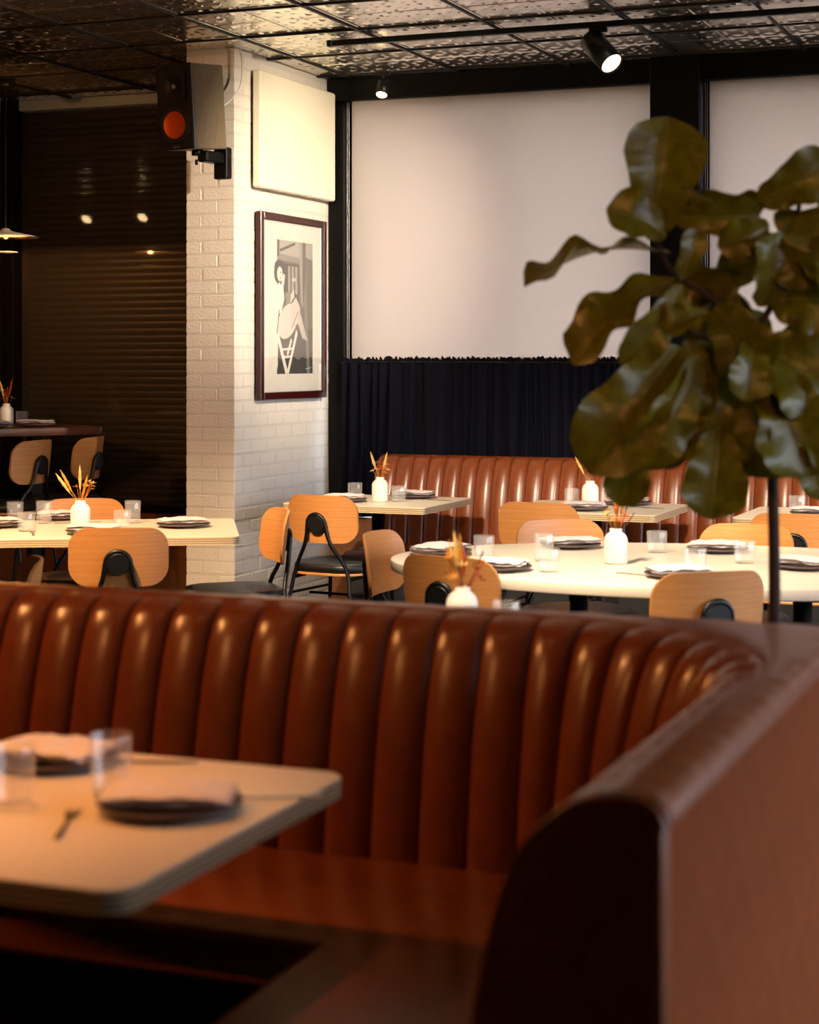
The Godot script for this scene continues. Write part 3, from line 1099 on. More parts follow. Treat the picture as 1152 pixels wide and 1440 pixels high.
func build_pier_fittings() -> void:
	# cloth covered acoustic panel
	var face := PX1 + 0.004
	var p := thing("acoustic_panel", "square cream fabric wall panel above the framed print on the brick pier", "wall panel", Vector3(face, 2.815, -9.595), 90)
	put("cloth_face", block_mesh(Vector3(0, 0, 0.035), Vector3(1.02, 0.655, 0.05), 0.008), M.panel_cloth, p)
	put("backing", block_mesh(Vector3(0, 0, 0.005), Vector3(0.98, 0.60, 0.012), 0.002), M.frame_black, p)
	# framed print
	var f := thing("framed_print", "dark red framed black and white print hanging on the white brick pier", "picture", Vector3(face, 1.83, -9.58), 90)
	var w := 0.89
	var h := 1.06
	var t := 0.042
	for s in [-1, 1]:
		put("frame_side", block_mesh(Vector3(s * (w - t) / 2, 0, 0.022), Vector3(t, h, 0.036), 0.004), M.mahogany, f)
		put("frame_rail", block_mesh(Vector3(0, s * (h - t) / 2, 0.022), Vector3(w - 2 * t, t, 0.036), 0.004), M.mahogany, f)
	put("mat_board", block_mesh(Vector3(0, 0, 0.018), Vector3(w - 2 * t, h - 2 * t, 0.006), 0.001), M.mat_board, f)
	var pm := mat("print", Color.WHITE, 0.6)
	pm.albedo_texture = ImageTexture.create_from_image(print_image())
	var q := QuadMesh.new()
	q.size = Vector2(0.58, 0.77)
	put("photo_print", q, pm, f, shift(-0.015, 0.0, 0.0225))
	put("glazing", block_mesh(Vector3(0, 0, 0.030), Vector3(w - 2 * t, h - 2 * t, 0.002), 0.0005), M.pane, f)
	# loudspeaker
	var s := thing("loudspeaker", "grey sided loudspeaker with copper cone bracketed to the brick pier", "speaker", Vector3(-4.665, 2.865, -8.545), -9)
	var tip := Transform3D(Basis(Vector3.RIGHT, deg_to_rad(5)), Vector3.ZERO)
	put("cabinet", block_mesh(Vector3(0, 0, -0.012), Vector3(0.225, 0.445, 0.27), 0.006), M.speaker_veneer, s, tip)
	put("trim_band", block_mesh(Vector3(0, 0, 0.130), Vector3(0.229, 0.449, 0.014), 0.004), M.speaker_trim, s, tip)
	put("baffle", block_mesh(Vector3(0, 0, 0.140), Vector3(0.227, 0.447, 0.014), 0.005), M.speaker_front, s, tip)
	var st := begin()
	# square horn flaring to a round throat
	var rows := []
	for i in 5:
		var g := i / 4.0
		var r := PackedVector3Array()
		for k in 24:
			var a := TAU * (k + 0.5) / 24
			var sq := 1.0 / maxf(absf(cos(a)), absf(sin(a)))
			var rad := lerpf(0.086 * minf(sq, 1.32), 0.022, sqrt(g))
			r.append(Vector3(cos(a) * rad, sin(a) * rad, 0.1485 + 0.006 * (1 - g) - 0.0 * g))
		rows.append(r)
	X = Transform3D(Basis.IDENTITY, Vector3(0, 0.105, 0))
	grid(st, rows, true, -1)
	X = Transform3D.IDENTITY
	put("horn", done(st), M.horn, s, tip)
	st = begin()
	X = tip * Transform3D(Basis(Vector3.RIGHT, PI / 2), Vector3(0, 0.105, 0.148))
	lathe(st, [Vector2(0.0, 0.006), Vector2(0.008, 0.005), Vector2(0.014, 0.0)], 16)
	put("tweeter_dome", done(st), M.speaker_trim, s)
	var wx := tip * Transform3D(Basis(Vector3.RIGHT, PI / 2), Vector3(0, -0.095, 0.147))
	X = wx
	st = begin()
	lathe(st, [Vector2(0.100, 0.0), Vector2(0.100, 0.006), Vector2(0.092, 0.009), Vector2(0.086, 0.005), Vector2(0.078, 0.010), Vector2(0.070, 0.006)], 40)
	put("surround", done(st), M.rubber, s)
	st = begin()
	lathe(st, [Vector2(0.071, 0.007), Vector2(0.050, 0.003), Vector2(0.030, 0.0015), Vector2(0.0, 0.0012)], 40)
	put("woofer_cone", done(st), M.copper, s)
	X = Transform3D.IDENTITY
	var tm := TextMesh.new()
	tm.text = "Klipsch"
	tm.font_size = 16
	tm.pixel_size = 0.0008
	tm.depth = 0.001
	put("name_badge", tm, M.speaker_trim, s, tip * shift(0, -0.208, 0.148))
	put("arm", block_mesh(Vector3(0.04, -0.255, -0.12), Vector3(0.07, 0.06, 0.16), 0.008), M.black_steel, s)
	put("swivel", lathe_mesh([Vector2(0.001, -0.25), Vector2(0.03, -0.25), Vector2(0.03, -0.215), Vector2(0.001, -0.215)], 16), M.black_steel, s, shift(0.0, 0, -0.05))
	put("wall_plate", block_mesh(Vector3(0.05, -0.28, -0.21), Vector3(0.09, 0.17, 0.05), 0.006), M.black_steel, s)
	put("screw", block_mesh(Vector3(-0.005, -0.285, -0.05), Vector3(0.014, 0.03, 0.014), 0.003), M.black_steel, s)
	put("cable", tube_mesh(smooth_path([Vector3(0.07, 0.36, -0.335), Vector3(0.09, 0.28, -0.33), Vector3(0.085, 0.15, -0.32), Vector3(0.06, 0.05, -0.24), Vector3(0.03, 0.0, -0.15)], 5), 0.004, 6), M.white_plastic, s)

# ---------------------------------------------------------------- lamps

func spot_head(label: String, hang: Vector3, aim: Vector3, r: float, long: float, energy: float, color: Color, angle := 30.0, drop := 0.10, soft := 0.05) -> void:
	var h := thing("track_spotlight", label, "spotlight", hang, 0, "black cylinder spotlights")
	put("adapter", block_mesh(Vector3(0, -0.012, 0), Vector3(0.09, 0.024, 0.034), 0.004), M.black_steel, h)
	put("stem", tube_mesh([Vector3(0, -0.02, 0), Vector3(0, -drop, 0)], 0.009, 8), M.black_steel, h)
	var piv := Vector3(0, -drop, 0)
	var d := (aim - (hang + piv)).normalized()
	var side := d.cross(Vector3.UP).normalized()
	var turn := Transform3D(Basis(side, -d, side.cross(-d)), piv)     # local -y runs along the beam
	var st := begin()
	lathe(st, [Vector2(0.001, long * 0.35), Vector2(r * 0.93, long * 0.35), Vector2(r, long * 0.33), Vector2(r, -long * 0.65), Vector2(r * 0.9, -long * 0.65), Vector2(r * 0.86, -long * 0.6)], 28)
	put("cylinder", done(st), M.black_steel, h, turn)
	put("lamp_lens", lathe_mesh([Vector2(0.001, -long * 0.615), Vector2(r * 0.87, -long * 0.615)], 24), M.lamp_glow, h, turn)
	var l := SpotLight3D.new()
	l.name = "beam"
	h.add_child(l)
	l.transform = Transform3D(Basis(side, side.cross(d) * -1.0, -d), piv + d * (long * 0.66 + 0.01))
	l.light_color = color
	l.light_energy = energy
	l.spot_angle = angle
	l.spot_angle_attenuation = 1.0
	l.spot_range = 20.0
	l.spot_attenuation = 2.0
	l.light_size = soft
	l.shadow_enabled = true

func track(label: String, x0: float, x1: float, z: float) -> void:
	var t := thing("ceiling_track", label, "lighting track", Vector3((x0 + x1) / 2, TOP - 0.035, z))
	put("rail", block_mesh(Vector3.ZERO, Vector3(x1 - x0, 0.03, 0.035), 0.003), M.black_steel, t)
	put("end_cap", block_mesh(Vector3((x0 - x1) / 2, 0, 0), Vector3(0.03, 0.034, 0.04), 0.003), M.black_steel, t)

func pendant(label: String, at: Vector3, energy: float, color: Color, r: float) -> void:
	var p := thing("pendant_lamp", label, "pendant lamp", at)
	var up := TOP - 0.01 - at.y
	put("cord", tube_mesh([Vector3(0, 0.05, 0), Vector3(0, up, 0)], 0.004, 6), M.black_steel, p)
	put("canopy", lathe_mesh([Vector2(0.001, up - 0.04), Vector2(0.05, up - 0.04), Vector2(0.06, up - 0.03), Vector2(0.06, up), Vector2(0.001, up)], 20), M.black_steel, p)
	put("lamp_shade", lathe_mesh([Vector2(0.02, 0.05), Vector2(0.035, 0.035), Vector2(r * 0.6, 0.016), Vector2(r, 0.0), Vector2(r, -0.004), Vector2(r * 0.6, 0.010), Vector2(0.03, 0.028), Vector2(0.02, 0.03)], 36), M.lamp_enamel, p)
	put("lower_disc", lathe_mesh([Vector2(0.001, -0.09), Vector2(r * 0.35, -0.092), Vector2(r * 0.38, -0.096), Vector2(0.001, -0.102)], 28), M.lamp_enamel, p)
	put("bulb", lathe_mesh([Vector2(0.001, 0.024), Vector2(0.010, 0.022), Vector2(0.016, 0.008), Vector2(0.014, -0.006), Vector2(0.006, -0.014), Vector2(0.001, -0.015)], 16), M.pendant_glow, p)
	var l := OmniLight3D.new()
	l.name = "glow"
	p.add_child(l)
	l.position = Vector3(0, 0.005, 0)
	l.light_color = color
	l.light_energy = energy
	l.omni_range = 20.0
	l.omni_attenuation = 2.0
	l.light_size = 0.014
	l.shadow_enabled = true

func build_lamps() -> void:
	var white := Color(1.0, 0.92, 0.80)
	var warm := Color(1.0, 0.84, 0.64)
	var amber := Color(1.0, 0.66, 0.36)
	var top := TOP - 0.05
	track("black ceiling lighting track in front of the window wall", -3.98, 2.0, -8.82)
	track("black ceiling lighting track above the dining tables", -6.5, 2.0, -5.1)
	track("short black ceiling lighting track above the oval table", -1.5, 1.5, -7.2)
	track("black ceiling lighting track above the leather booth", -6.5, 2.0, -2.9)
	track("black ceiling lighting track at the entrance end of the room", -5.0, 2.5, -0.6)
	track("black ceiling lighting track over the shutter side of the room", -11.2, -8.2, -3.85)
	spot_head("black cylinder spotlight on the ceiling track before the cream blind", Vector3(-2.51, top, -8.82), Vector3(-1.7, 2.2, -8.35), 0.062, 0.21, 5.0, white, 32)
	spot_head("small black ceiling spotlight close to the window header", Vector3(-4.11, top + 0.03, -9.86), Vector3(-4.0, 1.0, -8.6), 0.036, 0.10, 3.0, white, 30, 0.09)
	spot_head("black cylinder spotlight at the far end of the window track", Vector3(-0.6, top, -8.82), Vector3(-0.9, 0.8, -9.3), 0.062, 0.21, 7.0, white, 34)
	spot_head("black cylinder spotlight aimed at the wall panel", Vector3(-1.0, top, -7.2), Vector3(-4.59, 2.2, -9.6), 0.062, 0.21, 39.0, white, 18)
	spot_head("black cylinder spotlight aimed at the rectangular table", Vector3(-4.0, top, -5.1), Vector3(-4.35, 0.76, -6.85), 0.062, 0.21, 27.0, warm, 30)
	spot_head("black cylinder spotlight aimed at the oval table", Vector3(-2.2, top, -5.1), Vector3(-1.75, 0.70, -6.7), 0.062, 0.21, 19.0, white, 30)
	spot_head("black cylinder spotlight aimed at the hidden round table", Vector3(-2.3, top, -2.9), Vector3(-1.75, 0.80, -5.2), 0.062, 0.21, 13.0, white, 14)
	spot_head("black cylinder spotlight aimed at the banquette beside the pier", Vector3(-3.2, top, -5.1), Vector3(-3.45, 0.55, -9.2), 0.062, 0.21, 27.0, white, 17)
	spot_head("black cylinder spotlight aimed at the banquette behind the fig", Vector3(-1.2, top, -5.1), Vector3(-1.9, 0.55, -9.2), 0.062, 0.21, 26.0, white, 19)
	spot_head("first black spotlight on the track at the shutter side", Vector3(-10.3, top, -3.85), Vector3(-10.2, 0.8, -6.5), 0.062, 0.21, 6.0, amber, 34)
	spot_head("second black spotlight on the track at the shutter side", Vector3(-9.62, top, -3.85), Vector3(-9.6, 0.8, -6.5), 0.062, 0.21, 6.0, amber, 34)
	spot_head("black cylinder spotlight aimed at the shuttered window", Vector3(-6.0, top, -2.9), Vector3(-5.4, 1.7, -9.2), 0.062, 0.21, 7.0, amber, 22)
	spot_head("black cylinder spotlight above the booth table", Vector3(-2.1, top, -2.9), Vector3(-1.95, 0.7, -2.66), 0.062, 0.21, 4.3, amber, 20)
	spot_head("black cylinder spotlight above the far side of the booth", Vector3(-4.3, top, -2.9), Vector3(-2.0, 0.8, -3.4), 0.062, 0.21, 5.4, amber, 40)
	spot_head("first black cylinder spotlight on the entrance track", Vector3(-3.8, top, -0.6), Vector3(-2.0, 0.8, -3.6), 0.062, 0.21, 2.0, amber, 36)
	spot_head("second black cylinder spotlight on the entrance track", Vector3(1.2, top, -0.6), Vector3(-0.95, 1.7, -4.5), 0.062, 0.21, 5.0, amber, 14)
	pendant("flat disc pendant lamp hanging over the tall wooden table", Vector3(-6.40, 2.275, -9.38), 0.5, amber, 0.20)
	# a black grille let into the ceiling over the window side
	var v := thing("ceiling_vent", "black slatted ceiling vent beside the window lighting track", "vent", Vector3(-1.42, TOP - 0.012, -8.36))
	for e in [-1, 1]:
		put("frame_side", block_mesh(Vector3(e * 0.30, 0, 0), Vector3(0.03, 0.022, 0.44), 0.003), M.black_steel, v)
		put("frame_rail", block_mesh(Vector3(0, 0, e * 0.205), Vector3(0.57, 0.022, 0.03), 0.003), M.black_steel, v)
	for k in 9:
		put("slat", block_mesh(Vector3.ZERO, Vector3(0.57, 0.003, 0.032), 0.001), M.black_steel, v, Transform3D(Basis(Vector3.RIGHT, 0.6), Vector3(0, 0, -0.16 + 0.04 * k)))
	put("duct", block_mesh(Vector3(0, 0.012, 0), Vector3(0.57, 0.004, 0.38), 0.001), M.dark_base, v)

# ---------------------------------------------------------------- tableware

func tumbler_mesh(r: float, h: float) -> ArrayMesh:
	return lathe_mesh([Vector2(0.0, 0.0), Vector2(r * 0.86, 0.0), Vector2(r * 0.92, 0.004), Vector2(r, h - 0.002), Vector2(r - 0.001, h), Vector2(r - 0.0022, h - 0.002), Vector2(r * 0.90 - 0.002, 0.012), Vector2(r * 0.80, 0.009), Vector2(0.0, 0.008)], 28)

func plate_mesh(r: float) -> ArrayMesh:
	return lathe_mesh([Vector2(0.0, 0.0), Vector2(r * 0.55, 0.0), Vector2(r * 0.60, 0.003), Vector2(r * 0.95, 0.012), Vector2(r, 0.018), Vector2(r * 0.985, 0.020), Vector2(r * 0.92, 0.015), Vector2(r * 0.65, 0.008), Vector2(0.0, 0.007)], 36)

# a cloth napkin folded in three, slightly slumped: one piece of cloth in stacked layers
func napkin_mesh(w: float, d: float, seed_: int) -> ArrayMesh:
	var n := FastNoiseLite.new()
	n.seed = seed_
	n.frequency = 6.0
	var st := begin()
	for layer in 2:
		var rows := []
		var nu := 14
		var nv := 10
		var y0 := 0.010 * layer
		var ring_rows := []
		for side in 2:
			var part := []
			for i in nv + 1:
				var r := PackedVector3Array()
				for j in nu + 1:
					var u := float(j) / nu - 0.5
					var v := float(i) / nv - 0.5
					var e := minf(0.5 - absf(u), 0.5 - absf(v)) * 2.0
					var puff := 0.0048 * sqrt(clampf(e * 4.0, 0.0, 1.0))
					var wave := 0.007 * n.get_noise_2d(u * 0.6 + layer * 0.05, v * 0.6) + 0.004 * sin(u * 7.0 + seed_) * (layer / 2.0)
					var ox := 0.006 * n.get_noise_1d(v * 1.2 + layer * 7.0) - 0.003 * layer
					r.append(Vector3(u * w * (1.0 - 0.02 * layer) + ox, y0 + 0.005 + wave + (puff if side == 1 else -puff), v * d * (1.0 - 0.03 * layer) + 0.003 * layer))
				part.append(r)
			grid(st, part, false, 0)
	return done(st)

func fork_mesh() -> ArrayMesh:
	var o := PackedVector2Array([Vector2(-0.006, 0.10), Vector2(0.006, 0.10), Vector2(0.004, 0.02), Vector2(0.003, -0.03), Vector2(0.011, -0.045), Vector2(0.012, -0.09), Vector2(0.0095, -0.09), Vector2(0.008, -0.055), Vector2(0.005, -0.055), Vector2(0.0045, -0.09), Vector2(0.002, -0.09), Vector2(0.0015, -0.055), Vector2(-0.0015, -0.055), Vector2(-0.002, -0.09), Vector2(-0.0045, -0.09), Vector2(-0.005, -0.055), Vector2(-0.008, -0.055), Vector2(-0.0095, -0.09), Vector2(-0.012, -0.09), Vector2(-0.011, -0.045), Vector2(-0.003, -0.03), Vector2(-0.004, 0.02)])
	return slab_mesh(o, 0.001, 0.004)

func knife_mesh() -> ArrayMesh:
	var o := PackedVector2Array([Vector2(-0.007, 0.11), Vector2(0.007, 0.11), Vector2(0.005, 0.02), Vector2(0.009, 0.0), Vector2(0.010, -0.07), Vector2(0.004, -0.105), Vector2(-0.004, -0.11), Vector2(-0.005, 0.0)])
	return slab_mesh(o, 0.001, 0.004)

func vase_mesh() -> ArrayMesh:
	return lathe_mesh([Vector2(0.0, 0.0), Vector2(0.038, 0.0), Vector2(0.043, 0.003), Vector2(0.0445, 0.010), Vector2(0.0445, 0.085), Vector2(0.043, 0.096), Vector2(0.038, 0.107), Vector2(0.030, 0.115), Vector2(0.024, 0.119), Vector2(0.0225, 0.126), Vector2(0.0235, 0.132), Vector2(0.020, 0.133), Vector2(0.018, 0.126), Vector2(0.018, 0.10), Vector2(0.0, 0.09)], 32)

func bouquet(label: String, at: Vector3, style: int, turn: float) -> void:
	var b := thing("dried_bouquet", label, "dried flowers", at, turn, "dried flower bunches in white vases")
	var r := RandomNumberGenerator.new()
	r.seed = 100 + style
	var foot := Vector3(0, 0.10, 0)
	# grass plumes
	var plumes: int = [4, 3, 4, 2, 3, 5][style]
	for k in plumes:
		var lean := Vector3(r.randf_range(-1, 1) * 0.05, 0, r.randf_range(-0.03, 0.03))
		if style == 0 and k < 2:
			lean = Vector3(-0.085 - 0.02 * k, 0, 0.0)         # two long plumes leaning away to one side
		if style == 3:
			lean = Vector3(-0.075 + 0.05 * k, 0, 0.0)
		var tip := foot + lean + Vector3.UP * r.randf_range(0.135, 0.19)
		var neck := foot.lerp(tip, 0.45)
		put("stem", tube_mesh([foot - lean * 0.15, neck, tip], 0.0011, 5), M.straw, b)
		var st := begin()
		var rows := []
		var ax := (tip - neck).normalized()
		var sx := ax.cross(Vector3.FORWARD).normalized()
		var sz := ax.cross(sx)
		for i in 8:
			var f := i / 7.0
			var w := 0.0065 * sin(PI * clampf(f * 0.9 + 0.08, 0, 1)) * (1.0 + 0.35 * (i % 2)) + 0.0006
			var ring := PackedVector3Array()
			for q in 7:
				ring.append(neck + (tip - neck) * (f * 1.12) + (sx * cos(TAU * q / 7 + i) + sz * sin(TAU * q / 7 + i)) * w)
			rows.append(ring)
		grid(st, rows, true, 0)
		put("plume", done(st), [M.straw, M.straw_pale, M.straw, M.straw_pale, M.rust_petal][(k + style) % 5], b)
	# papery flowers
	for k: int in range([8, 9, 9, 4, 6, 9][style]):
		var p := foot + Vector3(r.randf_range(-0.045, 0.05), r.randf_range(0.05, 0.115), r.randf_range(-0.03, 0.03))
		put("stem", tube_mesh([foot, p], 0.001, 5), M.straw, b)
		var st := begin()
		var up := (p - foot).normalized()
		var sx := up.cross(Vector3.FORWARD).normalized()
		var sz := up.cross(sx)
		for q in 7:
			var a := TAU * q / 7 + k
			var o := sx * cos(a) + sz * sin(a)
			var s := sx * -sin(a) + sz * cos(a)
			var long := r.randf_range(0.016, 0.026)
			quad(st, p, p + o * long * 0.6 + s * 0.0045 + up * 0.006, p + o * long + up * 0.012, p + o * long * 0.6 - s * 0.0045 + up * 0.006)
		put("blossom", done(st), [M.straw_pale, M.rust_petal, M.straw, M.straw_pale][(k + style) % 4], b)
	# red twigs
	for k: int in range([2, 3, 2, 1, 4, 3][style]):
		var tip := foot + Vector3(r.randf_range(-0.03, 0.07), r.randf_range(0.09, 0.14), r.randf_range(-0.03, 0.03))
		put("twig", tube_mesh([foot, foot.lerp(tip, 0.5) + Vector3(0.004, 0, 0), tip], 0.0016, 5, 0.0026), M.red_stem if k % 2 == 0 else M.rust_petal, b)

func build_tableware() -> void:
	var y := 0.76
	var short_mesh := tumbler_mesh(0.041, 0.085)
	var tall_mesh := tumbler_mesh(0.038, 0.105)
	var glasses := [
		# x, z, tall, label
		[-4.617, -6.926, 0, "clear tumbler beside a fork on the rectangular table"],
		[-4.76, -7.287, 1, "taller clear tumbler behind another on the rectangular table"],
		[-5.01, -7.42, 0, "clear tumbler at the shutter edge of the rectangular table"],
		[-4.385, -7.46, 1, "taller clear tumbler on the pier side of the rectangular table's vase"],
		[-4.287, -7.20, 0, "short clear tumbler on the pier side of the rectangular table's vase"],
		[-4.02, -9.24, 0, "clear tumbler on the pier side of the vase, banquette table by the pier"],
		[-3.707, -9.11, 0, "clear tumbler on the open side of the vase, banquette table by the pier"],
		[-2.782, -9.27, 0, "clear tumbler on the pier side of the vase on the middle banquette table"],
		[-2.445, -9.02, 0, "clear tumbler under the fig leaves on the middle banquette table"],
		[-1.585, -9.19, 0, "clear tumbler on the banquette table behind the fig trunk"],
		[-2.355, -6.668, 0, "clear tumbler at the pier end of the oval table"],
		[-1.98, -6.309, 0, "clear short tumbler in the pair on the oval table"],
		[-2.10, -6.63, 1, "clear tall tumbler in the pair on the oval table"],
		[-1.778, -7.10, 0, "clear tumbler just beyond the vase on the oval table"],
		[-1.487, -6.50, 0, "clear tumbler behind the napkin at the booth side of the oval table"],
		[-1.377, -6.85, 0, "clear tumbler next to the fig trunk on the oval table"],
	]
	for g in glasses:
		var o := put("tumbler", tall_mesh if g[2] else short_mesh, M.tumbler, self, shift(g[0], y, g[1]))
		tag(o, g[3], "glass", "clear tumblers")
	for g in [[-1.69, -2.80, "clear tumbler between two napkins on the booth table"], [-1.80, -2.66, "clear tumbler beside the cutlery on the booth table"], [-1.61, -4.74, "clear tumbler just behind the leather booth back"]]:
		tag(put("tumbler", tall_mesh, M.tumbler, self, shift(g[0], y, g[1])), g[2], "glass", "clear tumblers")
	tag(put("tumbler", short_mesh, M.tumbler, self, shift(-6.47, 1.12, -9.66)), "clear tumbler on the tall wooden table", "glass", "clear tumblers")
	# plates with folded napkins
	var plate := plate_mesh(0.125)
	var cloths := [napkin_mesh(0.225, 0.15, 1), napkin_mesh(0.215, 0.16, 2), napkin_mesh(0.23, 0.145, 3)]
	var settings := [
		[-4.065, y, -7.37, 29, "at the pier end of the rectangular table"],
		[-4.804, y, -7.50, 40, "behind the vase on the rectangular table"],
		[-4.27, y, -6.93, 20, "before the vase on the rectangular table"],
		[-4.86, y, -7.05, 35, "at the tumbler end of the rectangular table"],
		[-3.98, y, -9.0, 10, "on the chair side of the banquette table by the pier"],
		[-3.73, y, -9.38, 0, "on the bench side of the banquette table by the pier"],
		[-2.62, y, -8.95, 5, "on the chair side of the middle banquette table"],
		[-2.50, y, -9.36, 0, "on the bench side of the middle banquette table"],
		[-1.47, y, -9.05, 0, "on the banquette table behind the fig trunk"],
		[-2.555, y, -6.72, 70, "at the pier end of the oval table"],
		[-2.166, y, -6.285, -10, "behind the booth vase on the oval table"],
		[-2.15, y, -7.15, 40, "before the front lit chair on the oval table"],
		[-1.557, y, -7.21, 0, "before the far chair by the fig on the oval table"],
		[-1.50, y, -6.31, 25, "before the near chair by the fig on the oval table"],
		[-1.13, y, -6.75, -20, "beyond the fig trunk on the oval table"],
		[-1.535, y, -2.735, 12, "at the open end of the booth table"],
		[-1.915, y, -2.965, -8, "at the bench side of the booth table"],
		[-6.20, 1.12, -9.40, 30, "at the end of the tall wooden table"],
		[-6.36, 1.12, -9.18, 30, "in the middle of the tall wooden table"],
	]
	for i in settings.size():
		var s: Array = settings[i]
		tag(put("plate", plate, M.stoneware, self, turned(s[3], Vector3(s[0], s[1], s[2]))), "dark stoneware plate " + s[4], "plate", "dark plates under napkins")
		tag(put("napkin", cloths[i % 3], M.napkin, self, turned(s[3] + 8, Vector3(s[0], s[1] + 0.0215, s[2]))), "folded pale mauve napkin " + s[4], "napkin", "folded napkins on plates")
	# cutlery
	var fork := fork_mesh()
	var knife := knife_mesh()
	for c in [[-4.52, -6.83, 35, "fork beside the tumbler on the rectangular table"], [-1.655, -6.33, 70, "fork by the near napkin on the oval table"], [-1.645, -2.585, 24, "fork beside the plate on the booth table"], [-2.33, -6.40, 60, "fork at the pier end of the oval table"]]:
		tag(put("fork", fork, M.steel, self, turned(c[2], Vector3(c[0], y, c[1]))), "steel dinner " + c[3], "fork", "steel forks")
	for c in [[-1.425, -2.87, -62, "knife beyond the plate on the booth table"], [-1.765, -3.03, -70, "knife at the bench side of the booth table"], [-4.62, -7.36, -50, "knife behind the vase on the rectangular table"], [-3.55, -9.27, 70, "knife on the banquette table by the pier"], [-2.36, -9.2, 70, "knife on the middle banquette table"]]:
		tag(put("knife", knife, M.steel, self, turned(c[2], Vector3(c[0], y, c[1]))), "steel table " + c[3], "knife", "steel knives")
	# vases with dried flowers
	var vase := vase_mesh()
	var spots := [
		[-4.429, y, -7.074, "on the rectangular table"], [-3.803, y, -9.08, "on the banquette table beside the pier"], [-1.823, y, -6.65, "on the oval table"],
		[-2.66, y, -9.20, "on the middle banquette table"], [-6.56, 1.12, -9.62, "on the tall wooden table"], [-1.757, y, -4.79, "just behind the leather booth"]]
	for i in 6:
		var s: Array = spots[i]
		tag(put("vase", vase, M.ceramic, self, shift(s[0], s[1], s[2])), "small white bottle vase " + s[3], "vase", "white bottle vases")
		bouquet("dried grasses and paper flowers in the white vase " + s[3], Vector3(s[0], s[1], s[2]), i, 21.8)

# ---------------------------------------------------------------- fiddle leaf fig

